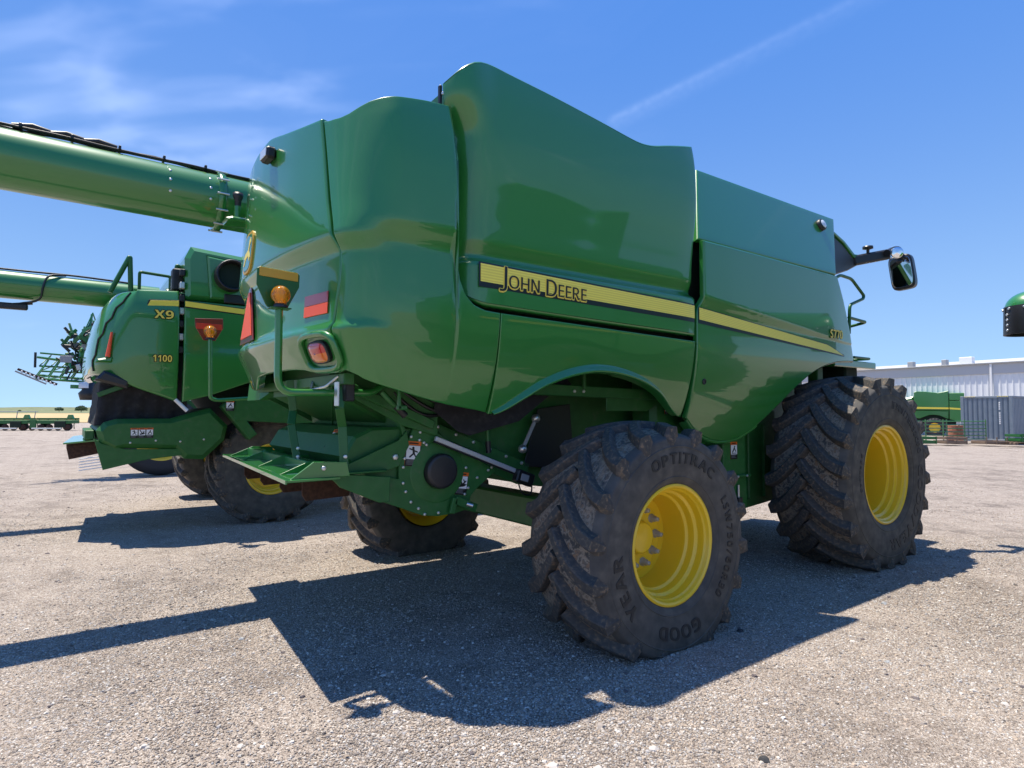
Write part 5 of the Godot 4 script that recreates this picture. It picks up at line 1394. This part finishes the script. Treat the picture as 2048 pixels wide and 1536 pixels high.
	for k in 5: put("board", MB.new().box(Vector3(0, 0.125, -0.5 + k * 0.25), Vector3(1.9, 0.022, 0.14), Basis(), 0.004), M.wood, pa)
	for k in 3: put("stringer", MB.new().box(Vector3(-0.85 + k * 0.85, 0.06, 0), Vector3(0.09, 0.1, 1.1), Basis(), 0.006), M.wood, pa)
	# loose stones one can pick out on the near gravel
	var st := stone_mesh(31)
	for k in 6:
		var p: Vector3 = [W(1.66, 4.55), W(1.16, 2.9), W(-0.4, 3.6), W(3.1, 5.2), W(2.4, 4.0), W(-1.9, 4.4)][k]
		var s: float = [0.035, 0.03, 0.02, 0.03, 0.022, 0.025][k]
		var q := put(numbered("stone"), st, M.dark_tyre if k < 2 else M.grey, self, Transform3D(Basis(Vector3.UP, k * 1.3).scaled(Vector3(s, s * 0.8, s)), Vector3(p.x, s * 0.05, p.z)))
		tag(q, ["dark stone on sunlit gravel well below the front tyre", "dark stone lowest on the gravel at the bottom right", "small grey stone inside the combine's shadow", "grey stone on sunlit gravel beyond the rear tyre shadow", "small grey stone between the two dark stones", "grey stone on sunlit gravel beside the auger shadow"][k], "stone", "loose dark stones on the gravel")

func far_left() -> void:
	# folded tillage tool at the far edge of the yard
	var d := 51.0
	for u in 3:
		var t := thing("tillage_implement", ["long green tillage implement at the yard edge, section nearest the combines", "long green tillage implement at the yard edge, middle section", "long green tillage implement at the yard edge, outermost section"][u], "farm implement", W(-37.6 - u * 3.6, d, 0.0), -0.627, "tillage implements along the yard edge")
		put("frame_beam", MB.new().box(Vector3(0, 0.95, 0), Vector3(3.5, 0.16, 0.16), Basis(), 0.02), M.paint_dull, t)
		put("frame_beam", MB.new().box(Vector3(0, 0.62, 0.9), Vector3(3.5, 0.12, 0.12), Basis(), 0.02), M.paint_dull, t)
		for k in 5:
			put("shank", MB.new().tube(bent([Vector3(-1.5 + k * 0.75, 0.95, 0), Vector3(-1.45 + k * 0.75, 0.5, 0.3), Vector3(-1.55 + k * 0.75, 0.12, 0.1)], 0.15), 0.035, 8), M.paint_dull, t)
			put("gang_disc", MB.new().lathe([Vector2(0.26, 0), Vector2(0.2, 0.03), Vector2(0.05, 0.07), Vector2(0, 0.07)], Transform3D(Basis(Vector3.UP, 0.4), Vector3(-1.4 + k * 0.7, 0.27, 0.9)), 20), M.rust, t)
		put("tool_frame", MB.new().box(Vector3(0.2, 0.72, 0.5), Vector3(3.3, 0.28, 0.9), Basis(), 0.03), M.chassis, t)
		put("depth_box", MB.new().box(Vector3(-1.3, 0.55, 0.95), Vector3(0.5, 0.7, 0.12), Basis(), 0.02), M.chassis, t)
		put("depth_box", MB.new().box(Vector3(0.9, 0.5, 0.98), Vector3(0.9, 0.5, 0.1), Basis(), 0.02), M.inside, t)
		put("hitch_plate", MB.new().prism([Vector2(0.9, 0.95), Vector2(1.5, 0.95), Vector2(1.35, 1.3), Vector2(1.05, 1.3)], 0.1, 0.3, 0.02), M.paint, t)
		put("roller_bar", MB.new().tube([Vector3(-1.2, 0.18, 1.2), Vector3(1.2, 0.18, 1.2)], 0.06, 10), M.zinc, t)
		put("mounting_box", MB.new().box(Vector3(-0.7, 0.5, 0.4), Vector3(0.5, 0.5, 0.5), Basis(), 0.03), M.inside, t)
		put("transport_wheel", MB.new().lathe([Vector2(0, -0.1), Vector2(0.3, -0.12), Vector2(0.34, 0), Vector2(0.3, 0.12), Vector2(0.12, 0.1), Vector2(0, 0.1)], Transform3D(Basis(), Vector3(1.3, 0.34, 0.6)), 24), M.dark_tyre, t)
		if u > 0:
			put("hose_rail", MB.new().tube([Vector3(-1.7, 1.55, -0.3), Vector3(1.7, 1.55, -0.3)], 0.03, 8), M.grey, t)
			for k in 3: put("rail_post", MB.new().tube([Vector3(-1.5 + k * 1.5, 0.95, -0.2), Vector3(-1.5 + k * 1.5, 1.55, -0.3)], 0.03, 8), M.grey, t)
	# scattered trees and bushes on the horizon
	var spots := [[-905.0, 1230.0, 10.0, "lone rounded tree on the horizon beyond the stubble field"], [-1165.0, 1240.0, 8.0, "dark clump tree on the horizon at the far left"], [-1240.0, 1260.0, 9.0, "low wide tree on the horizon beside the frame edge"], [-560.0, 800.0, 9.0, "pale tree just beside the black curtain of the second combine"], [-1000.0, 1250.0, 4.0, "small bush on the horizon between two larger trees"]]
	for i in spots.size():
		var e: Array = spots[i]
		var t := thing("tree", e[3], "tree", W(e[0], e[1], 0.0), 0.0, "trees on the horizon")
		var h: float = e[2]; var rng := RandomNumberGenerator.new(); rng.seed = 100 + i
		put("trunk", MB.new().tube([Vector3(0, 0, 0), Vector3(0.1, h * 0.3, 0), Vector3(-0.1, h * 0.7, 0)], h * 0.05, 8, false, h * 0.02), M.bark, t)
		var m := MB.new()
		for k in 420:
			var a := rng.randf() * TAU; var rr := sqrt(rng.randf()) * h * 0.75; var y := h * (0.25 + 0.7 * rng.randf() * (1.0 - 0.5 * pow(rr / (h * 0.75), 2.0)))
			var p := Vector3(cos(a) * rr, y, sin(a) * rr); var s := h * rng.randf_range(0.05, 0.11)
			var n := Vector3(rng.randf_range(-1, 1), rng.randf_range(-0.3, 1), rng.randf_range(-1, 1)).normalized()
			var q := facing(p, n, Vector3(0.2, 0.9, 0.3))
			m.face([q * Vector3(-s, -s * 0.6, 0), q * Vector3(s, -s * 0.5, 0), q * Vector3(s * 0.7, s, 0), q * Vector3(-s * 0.8, s * 0.7, 0)], n)
		put("crown", m, M.leaf, t)

# ---------------------------------------------------------------- second combine, side on behind the first
func second_combine() -> void:
	var c := thing("combine_harvester", "green combine harvester standing between the large one and the sprayer, black curtain at its rear", "combine harvester", Vector3.ZERO, 0.0, "combine harvesters in the yard")
	var off := [Vector2(1.7, 0.1), Vector2(1.95, 0.06), Vector2(2.05, 0.0), Vector2(2.2, -0.03), Vector2(2.5, 0.0), Vector2(2.8, 0.07), Vector2(3.0, 0.15), Vector2(3.12, 0.24), Vector2(3.2, 0.36)]
	var pl := path([Vector3(-2.195, 0, -4.1), Vector3(-2.45, 0, -4.1), Vector3(-2.72, 0, -4.12), Vector3(-2.9, 0, -4.2), Vector3(-3.04, 0, -4.36), Vector3(-3.11, 0, -4.6), Vector3(-3.15, 0, -5.2), Vector3(-3.16, 0, -6.2), Vector3(-3.1, 0, -7.3)], 60)
	var skin := func(q: Vector3, y: float) -> Vector3:
		var wr := 1.0 - smoothstep(-3.0, -2.6, q.x)
		var tuck := 0.16 * pow(maxf(0.0, 2.35 - y), 1.6) + 0.10 * pow(maxf(0.0, y - 2.75) / 0.4, 2.0)
		return Vector3(q.x + cv(off, y) * wr, y, q.z - tuck * (1.0 - wr))
	var rear_f := func(s: float, t: float) -> Vector3:
		var i := s * 60.0; var q: Vector3 = pl[int(i)].lerp(pl[mini(int(i) + 1, 60)], i - int(i))
		var yb := ln([Vector2(-3.2, 2.06), Vector2(-3.0, 2.03), Vector2(-2.83, 1.95), Vector2(-2.19, 1.71)], q.x)
		var yt := ln([Vector2(-3.2, 3.12), Vector2(-2.9, 3.14), Vector2(-2.19, 3.19)], q.x)
		return skin.call(q, lerpf(yb, yt, t))
	put("rear_body", MB.new().panel(rear_f, 60, 30, 0.03, 0.08, -1.0), M.paint, c)
	# black seam between side door and rear cover
	var seam := []
	for i in 16:
		var y := lerpf(2.1, 3.1, i / 15.0)
		var q := Vector3(lerpf(-3.07, -2.9, pow(i / 15.0, 1.5)), 0, 0)
		var k := 0
		while k < 59 and pl[k].x > q.x: k += 1
		seam.append(skin.call(pl[k], y) + Vector3(-0.004, 0, 0.004))
	put("door_seam", MB.new().tube(seam, 0.012, 6), M.black, c)
	put("top_deck", MB.new().prism([Vector2(-2.75, 3.08), Vector2(-2.2, 3.17), Vector2(2.0, 3.2), Vector2(2.0, 2.0), Vector2(-2.75, 2.0)], -7.2, -4.28, 0.05), M.inside, c)
	# side doors ahead of the black gap
	var side_f := func(s: float, t: float) -> Vector3:
		var x := lerpf(-2.145, 1.6, s)
		var yb := ln([Vector2(-2.15, 1.71), Vector2(-1.82, 1.80), Vector2(-1.32, 1.99), Vector2(-0.9, 2.05), Vector2(1.6, 2.0)], x)
		var yt := 3.05
		var y := lerpf(yb, yt, t)
		return Vector3(x, y, -4.1 - 0.16 * pow(maxf(0.0, 2.35 - y), 1.6) + 0.03 * smoothstep(2.5, 2.3, y))
	put("side_door", MB.new().panel(side_f, 50, 24, 0.02, 0.06, 1.0), M.paint, c)
	put("upper_block", MB.new().prism([Vector2(-2.13, 3.07), Vector2(-2.15, 3.62), Vector2(-2.08, 3.78), Vector2(-1.25, 3.72), Vector2(1.6, 3.72), Vector2(1.6, 3.07)], -7.0, -4.12, 0.06), M.paint, c)
	put("block_facet", MB.new().prism([Vector2(-1.85, 3.1), Vector2(-1.9, 3.68), Vector2(-1.3, 3.62), Vector2(-1.3, 3.1)], -4.14, -4.09, 0.03), M.paint, c)
	put("intake_mouth", MB.new().lathe([Vector2(0.21, -0.1), Vector2(0.21, 0.12), Vector2(0.19, 0.14), Vector2(0.17, 0.1), Vector2(0.16, -0.1)], Transform3D(Basis(), Vector3(-1.6, 3.42, -4.05)), 28), M.black, c)
	put("intake_core", MB.new().lathe([Vector2(0.17, 0.0), Vector2(0, 0.0)], Transform3D(Basis(), Vector3(-1.6, 3.42, -4.02)), 28), M.inside, c)
	put("vent_recess", MB.new().box(Vector3(-1.5, 3.12, -4.1), Vector3(0.35, 0.12, 0.06), Basis(), 0.01), M.black, c)
	for k in 7:
		put("gap_fitting", MB.new().box(Vector3(-2.17, 3.42 - k * 0.17, -4.2), Vector3(0.06, 0.09, 0.12), Basis(), 0.01), M.zinc if k % 2 else M.black, c)
	put("stacked_filter", MB.new().box(Vector3(-2.2, 3.35, -4.4), Vector3(0.14, 0.3, 0.2), Basis(), 0.02), M.black, c)
	# stripe and lettering
	var strip := func(pts: Array, z: float) -> MB: return MB.new().prism(pts, 0, 0.004, 0.001, Transform3D(Basis(), Vector3(0, 0, z)))
	put("yellow_stripe", strip.call([Vector2(-2.56, 2.94), Vector2(-2.21, 2.965), Vector2(-2.21, 3.035), Vector2(-2.53, 3.01)], -4.128), M.stripe_yellow, c)
	put("yellow_stripe", strip.call([Vector2(-2.14, 2.965), Vector2(-1.30, 2.92), Vector2(-1.28, 2.99), Vector2(-2.14, 3.035)], -4.095), M.stripe_yellow, c)
	put("stripe_border", strip.call([Vector2(-2.58, 2.925), Vector2(-2.205, 2.95), Vector2(-2.205, 3.045), Vector2(-2.545, 3.02)], -4.134), M.decal_black, c)
	put("stripe_border", strip.call([Vector2(-2.145, 2.95), Vector2(-1.28, 2.905), Vector2(-1.27, 3.0), Vector2(-2.145, 3.045)], -4.101), M.decal_black, c)
	for e in [["X9", Vector3(-2.375, 2.835, -4.09), 0.105, 1.3], ["1100", Vector3(-2.385, 2.27, -4.09), 0.085, 0.85]]:
		var tm := text_mesh(e[0], e[2], 0.004, 800)
		var tb := Transform3D(Basis(Vector3(e[3], 0, 0), Vector3(0.0, 1, 0), Vector3(0, 0, 1)), e[1])
		var ed := MB.new()
		for k in 8: ed.add(tm, Transform3D(tb.basis, e[1] + Vector3(cos(TAU * k / 8.0) * 0.008, sin(TAU * k / 8.0) * 0.008, -0.004)))
		put("model_lettering_edge", ed, M.decal_black, c)
		put("model_lettering", MB.new().add(tm, tb), M.letter_yellow, c)
	put("latch", MB.new().lathe([Vector2(0.05, -0.01), Vector2(0.05, 0.01), Vector2(0.03, 0.012), Vector2(0, 0.012)], Transform3D(Basis(), Vector3(-2.33, 1.97, -4.15)), 20), M.black, c)
	# corner lamp in its pocket
	put("lamp_shelf", MB.new().prism([Vector2(-3.09, 2.2), Vector2(-2.92, 2.2), Vector2(-2.90, 2.28), Vector2(-3.07, 2.24)], -4.45, -4.18, 0.02), M.paint, c)
	put("corner_lamp", MB.new().tube([Vector3(-2.965, 2.27, -4.2), Vector3(-2.93, 2.58, -4.2)], 0.028, 10, false, 0.012), M.orange_red, c)
	put("rear_step", MB.new().prism([Vector2(-3.1, 1.98), Vector2(-2.75, 1.88), Vector2(-2.72, 1.98), Vector2(-3.0, 2.1)], -4.5, -4.15, 0.03), M.plastic, c)
	# rails on the deck
	for e in [[[Vector3(-2.95, 3.12, -4.5), Vector3(-2.74, 3.62, -4.5), Vector3(-2.72, 3.12, -4.5)], 0.03], [[Vector3(-2.62, 3.15, -4.6), Vector3(-2.62, 3.45, -4.6), Vector3(-2.26, 3.43, -4.6), Vector3(-2.26, 3.15, -4.6)], 0.02], [[Vector3(-2.2, 3.15, -4.5), Vector3(-2.2, 3.58, -4.5), Vector3(-2.05, 3.5, -4.5)], 0.025]]:
		put("deck_rail", MB.new().tube(bent(e[0], 0.03), e[1], 8), M.paint_dull, c)
	put("roof_lamp", MB.new().box(Vector3(-1.98, 3.79, -4.4), Vector3(0.14, 0.05, 0.1), Basis(), 0.01), M.lens_clear, c)
	# unloading auger lying back on the far side
	var au := sub("unloading_auger", c)
	put("tube", MB.new().tube([Vector3(-2.2, 3.40, -6.5), Vector3(-4.5, 3.42, -6.5), Vector3(-8.5, 3.44, -6.6)], 0.2, 32), M.paint, au)
	put("hose", MB.new().tube(path([Vector3(-2.6, 3.61, -6.45), Vector3(-3.3, 3.63, -6.42), Vector3(-4.1, 3.63, -6.44), Vector3(-6.0, 3.65, -6.45)], 20), 0.015, 6), M.black, au)
	put("hose", MB.new().tube(path([Vector3(-3.42, 3.62, -6.42), Vector3(-3.62, 3.57, -6.33), Vector3(-3.68, 3.40, -6.28), Vector3(-3.72, 3.22, -6.32), Vector3(-3.95, 3.15, -6.45)], 16), 0.016, 6), M.black, au)
	put("camera_bracket", MB.new().bar(Vector3(-3.8, 3.17, -6.45), Vector3(-4.15, 3.11, -6.45), 0.04, 0.04), M.plastic, au)
	put("auger_camera", MB.new().box(Vector3(-4.05, 3.10, -6.42), Vector3(0.4, 0.09, 0.1), Basis(), 0.03), M.plastic, au)
	# beacon on its arm
	put("beacon_arm", MB.new().tube(bent([Vector3(-1.0, 1.80, -3.75), Vector3(-1.82, 1.735, -3.65), Vector3(-1.9, 1.76, -3.62), Vector3(-1.92, 2.50, -3.6)], 0.1), 0.025, 12), M.paint, c)
	put("shield_plate", MB.new().prism([Vector2(-2.09, 2.76), Vector2(-1.765, 2.78), Vector2(-1.76, 2.66), Vector2(-1.85, 2.49), Vector2(-1.99, 2.49), Vector2(-2.085, 2.66)], -3.66, -3.65, 0.003), M.dark_red, c)
	put("red_reflector", MB.new().box(Vector3(-1.925, 2.668, -3.647), Vector3(0.30, 0.075, 0.006), Basis(), 0.003), M.red, c)
	beacon(c, Vector3(-1.92, 2.51, -3.6), 0.078)
	# black curtain, chopper, tail fins
	var cur := []
	for i in 33:
		var t := i / 32.0; var row := PackedVector3Array()
		for j in 9:
			var y := lerpf(1.42, 2.0, j / 8.0)
			var x := lerpf(-2.05, -3.02 - 0.06 * (1.0 - j / 8.0), minf(t * 1.6, 1.0)); var z := -4.42 + 0.02 * sin(i * 1.7 + j * 0.4)
			if t > 0.625: z -= (t - 0.625) * 6.0
			row.append(Vector3(x + (0.015 * sin(i * 2.3 + j) if t > 0.625 else 0.0), y, z))
		cur.append(row)
	var cm := MB.new(); cm.grid(cur, false, false, -1.0); put("rubber_curtain", cm, M.cloth, c)
	put("curtain_rail", MB.new().bar(Vector3(-3.05, 1.80, -4.4), Vector3(-2.55, 2.02, -4.36), 0.06, 0.05), M.paint_dull, c)
	var ch := sub("straw_chopper", c)
	put("housing", MB.new().prism([Vector2(-3.06, 1.36), Vector2(-2.98, 1.46), Vector2(-2.85, 1.50), Vector2(-2.25, 1.50), Vector2(-2.0, 1.58), Vector2(-1.78, 1.64), Vector2(-1.56, 1.40), Vector2(-1.6, 1.2), Vector2(-1.85, 0.95), Vector2(-2.08, 0.97), Vector2(-2.2, 1.10), Vector2(-2.75, 1.13), Vector2(-2.86, 1.1), Vector2(-3.02, 1.2)], -6.9, -4.25, 0.06), M.chassis, ch)
	put("side_skirt", MB.new().prism([Vector2(-3.08, 1.26), Vector2(-3.0, 1.2), Vector2(-2.75, 1.12), Vector2(-2.1, 1.1), Vector2(-2.1, 1.02), Vector2(-2.5, 0.98), Vector2(-2.98, 0.87)], -4.32, -4.28, 0.005), M.chassis, ch)
	put("discharge_chute", MB.new().prism([Vector2(-1.66, 1.66), Vector2(-1.3, 1.2), Vector2(-1.2, 1.28), Vector2(-1.56, 1.76)], -4.4, -4.16, 0.01), M.chassis, ch)
	put("cross_beam", MB.new().bar(Vector3(-1.5, 1.62, -4.2), Vector3(0.5, 1.5, -4.3), 0.3, 0.1), M.chassis, c)
	for k in 3: label_plate(ch, k, Transform3D(Basis(), Vector3(-2.66 + k * 0.085, 1.32, -4.248)), 0.08, 0.13)
	for k in 4:
		var b := MB.new(); rod_bolt(b, Vector3(-2.7 + k * 0.28, 1.2 + 0.02 * (k % 2), -4.248), Vector3(0, 0, 1), 0.014); put("bolt", b, M.zinc, ch)
	label_plate(c, 2, Transform3D(Basis(), Vector3(-1.57, 1.67, -4.11)), 0.1, 0.14)
	put("gas_strut", MB.new().tube([Vector3(-2.32, 1.86, -4.2), Vector3(-2.2, 1.73, -4.18)], 0.012, 8), M.steel, c)
	put("gas_strut_body", MB.new().tube([Vector3(-2.22, 1.75, -4.18), Vector3(-2.08, 1.60, -4.16)], 0.025, 8), M.white, c)
	var tb := sub("tailboard", c)
	put("board", MB.new().prism([Vector2(-3.42, 4.7), Vector2(-3.0, 4.4), Vector2(-3.0, 6.8), Vector2(-3.3, 6.8)], -0.01, 0.01, 0.003, Transform3D(Basis(Vector3(0.99, 0.12, 0), Vector3(0, 0, -1), Vector3(-0.12, 0.99, 0)), Vector3(0, 1.60, 0))), M.paint, tb)
	put("front_panel", MB.new().box(Vector3(-3.12, 1.30, -5.2), Vector3(0.1, 0.12, 1.4), Basis(), 0.01), M.chassis, tb)
	for k in 5: put("vane", MB.new().box(Vector3(-3.18, 1.1, -4.7 - k * 0.4), Vector3(0.32, 0.16, 0.012), Basis(Vector3(0, 0, 1), 0.2), 0.003), M.rust, tb)
	for k in 5: put("tine", MB.new().bar(Vector3(-3.22, 1.0 - k * 0.035, -4.5), Vector3(-2.98, 1.04 - k * 0.035, -4.36), 0.014, 0.014), M.white, tb)
	# running gear
	put("rear_axle", MB.new().box(Vector3(-0.9, 0.85, -6.45), Vector3(0.25, 0.3, 3.0), Basis(), 0.02), M.chassis, c)
	put("belly", MB.new().prism([Vector2(-1.3, 1.35), Vector2(0.5, 0.9), Vector2(2.5, 0.8), Vector2(2.5, 2.0), Vector2(-1.8, 2.0)], -7.0, -4.6, 0.05), M.inside, c)
	wheel(c, Vector3(-0.92, 0.76, -4.76), 0.82, 0.72, 0.36, 0.758, 19, 1.0, [], 0.2)
	wheel(c, Vector3(-0.92, 0.76, -8.1), 0.82, 0.72, 0.36, 0.758, 19, -1.0, [], 0.2, PI)

# ---------------------------------------------------------------- sprayer with its boom folded, beyond the second combine
func sprayer() -> void:
	var s := thing("crop_sprayer", "green crop sprayer with folded boom trusses rising behind the second combine", "sprayer")
	var o := Vector3(0, 0, -13.0)
	var sp := sub("wheel", s, Vector3(-1.4, 0.98, -12.9))
	put("tyre", MB.new().lathe([Vector2(0.62, -0.2), Vector2(0.8, -0.24), Vector2(0.95, -0.2), Vector2(0.98, -0.1), Vector2(0.98, 0.1), Vector2(0.95, 0.2), Vector2(0.8, 0.24), Vector2(0.62, 0.2)], Transform3D(), 48), M.dark_tyre, sp)
	put("rim", MB.new().lathe([Vector2(0.62, 0.2), Vector2(0.56, 0.18), Vector2(0.5, 0.05), Vector2(0.2, 0.02), Vector2(0.15, 0.1), Vector2(0, 0.1)], Transform3D(), 40), M.yellow, sp)
	put("chassis", MB.new().box(Vector3(-0.2, 1.75, -13.6), Vector3(4.6, 0.25, 1.2), Basis(), 0.03), M.chassis, s)
	put("axle_leg", MB.new().box(Vector3(-1.4, 1.4, -13.2), Vector3(0.3, 0.9, 0.3), Basis(), 0.03), M.chassis, s)
	put("liquid_tank", MB.new().box(Vector3(-0.2, 2.5, -13.8), Vector3(2.4, 1.2, 1.8), Basis(), 0.3), M.white, s)
	# centre mast
	for z in [-13.1, -13.7]:
		put("mast", MB.new().bar(Vector3(-2.86, 2.2, z), Vector3(-2.78, 2.95, z), 0.16, 0.12, Vector3(1, 0, 0), 0.01), M.paint, s)
	put("mast_beam", MB.new().bar(Vector3(-3.3, 2.18, -13.1), Vector3(-2.1, 2.16, -13.1), 0.09, 0.09), M.paint, s)
	put("motor_cover", MB.new().box(Vector3(-2.80, 3.0, -13.05), Vector3(0.36, 0.16, 0.5), Basis(), 0.02), M.plastic, s)
	# trusses: chords with lacing
	var rng := RandomNumberGenerator.new(); rng.seed = 12
	var truss := func(a: Vector3, b: Vector3, side: Vector3, n: int, r: float) -> void:
		var t := sub("boom_truss", s)
		var ch := [Vector3.ZERO, side, side * 0.5 + Vector3(0, side.length() * 0.9, 0)]
		for k in ch: put("chord", MB.new().tube([a + k, b + k * 0.8], r, 6), M.paint, t)
		for i in n:
			var p := a.lerp(b, float(i) / n); var q := a.lerp(b, float(i + 1) / n)
			put("lacing", MB.new().tube([p + ch[0], q + ch[2] * 0.9], r * 0.6, 5), M.paint, t)
			put("lacing", MB.new().tube([p + ch[1], q + ch[2] * 0.9], r * 0.6, 5), M.paint, t)
			put("lacing", MB.new().tube([p + ch[0], q + ch[1] * 0.9], r * 0.6, 5), M.paint, t)
	truss.call(Vector3(-3.95, 2.35, -13.0), Vector3(-2.2, 2.25, -13.2), Vector3(0, 0.1, -0.5), 8, 0.028)
	truss.call(Vector3(-3.9, 2.55, -13.6), Vector3(-2.2, 2.55, -13.9), Vector3(0, 0.1, 0.4), 8, 0.022)
	truss.call(Vector3(-3.15, 2.75, -13.1), Vector3(-3.05, 3.65, -13.3), Vector3(0.35, 0, -0.3), 6, 0.026)
	truss.call(Vector3(-2.9, 3.3, -13.0), Vector3(-2.2, 3.4, -13.3), Vector3(0, 0.25, -0.3), 5, 0.026)
	put("nozzle_bar", MB.new().bar(Vector3(-4.28, 2.55, -12.95), Vector3(-3.55, 2.22, -13.05), 0.05, 0.05), M.rust, s)
	for k in 9: put("nozzle", MB.new().box(Vector3(-4.2 + k * 0.075, 2.49 - k * 0.034, -12.92), Vector3(0.035, 0.06, 0.04), Basis(), 0.008), M.white, s)
	put("end_bar", MB.new().bar(Vector3(-4.32, 2.50, -12.9), Vector3(-3.75, 2.22, -12.9), 0.035, 0.05), M.grey, s)
	put("marker_rod", MB.new().tube([Vector3(-3.97, 2.6, -13.0), Vector3(-3.97, 2.95, -13.0)], 0.025, 6), M.black, s)
	put("rear_sign", MB.new().box(Vector3(-3.40, 2.82, -13.0), Vector3(0.22, 0.16, 0.02), Basis(), 0.01), M.grey, s)
	for k in 26:
		var p := Vector3(rng.randf_range(-3.35, -2.7), rng.randf_range(2.55, 3.7), rng.randf_range(-13.4, -12.95))
		if k < 10: put("bracket", MB.new().box(p, Vector3(rng.randf_range(0.06, 0.25), rng.randf_range(0.05, 0.2), 0.1), Basis(Vector3(0, 0, 1), rng.randf_range(-0.6, 0.6)), 0.01), [M.paint, M.plastic, M.zinc][k % 3], s)
		else:
			var q := p + Vector3(rng.randf_range(-0.3, 0.3), rng.randf_range(-0.4, 0.1), rng.randf_range(-0.1, 0.1))
			put("hose", MB.new().tube(path([p, p.lerp(q, 0.5) + Vector3(rng.randf_range(-0.1, 0.1), -0.12, 0.05), q], 8), 0.018, 5), M.black, s)
	for k in 90:
		var p := Vector3(rng.randf_range(-3.38, -2.75), rng.randf_range(2.5, 3.55), rng.randf_range(-13.6, -12.95))
		var q := p + Vector3(rng.randf_range(-0.22, 0.22), rng.randf_range(-0.25, 0.25), rng.randf_range(-0.1, 0.1))
		if k % 4 == 0: put("valve_block", MB.new().box(p, Vector3(rng.randf_range(0.08, 0.2), rng.randf_range(0.06, 0.16), 0.14), Basis(), 0.015), [M.plastic, M.grey, M.paint][(k / 4) % 3], s)
		else: put("brace", MB.new().bar(p, q, rng.randf_range(0.04, 0.08), 0.04), [M.paint, M.chassis, M.paint, M.plastic][k % 4], s)
	put("induction_bowl", MB.new().lathe([Vector2(0.0, 0), Vector2(0.16, 0.0), Vector2(0.2, 0.16), Vector2(0.13, 0.24), Vector2(0.13, 0.42), Vector2(0, 0.42)], Transform3D(Basis(Vector3(1, 0, 0), -PI / 2), Vector3(-2.95, 1.86, -12.9)), 20), M.plastic, s)
	put("bowl_lid", MB.new().lathe([Vector2(0.14, 0), Vector2(0.14, 0.14), Vector2(0, 0.16)], Transform3D(Basis(Vector3(1, 0, 0), -PI / 2), Vector3(-3.0, 2.14, -12.9)), 16), M.white, s)
	put("feed_pipe", MB.new().tube(path([Vector3(-2.85, 1.9, -12.9), Vector3(-2.6, 2.0, -12.9), Vector3(-2.3, 2.1, -12.9)], 10), 0.03, 8), M.black, s)
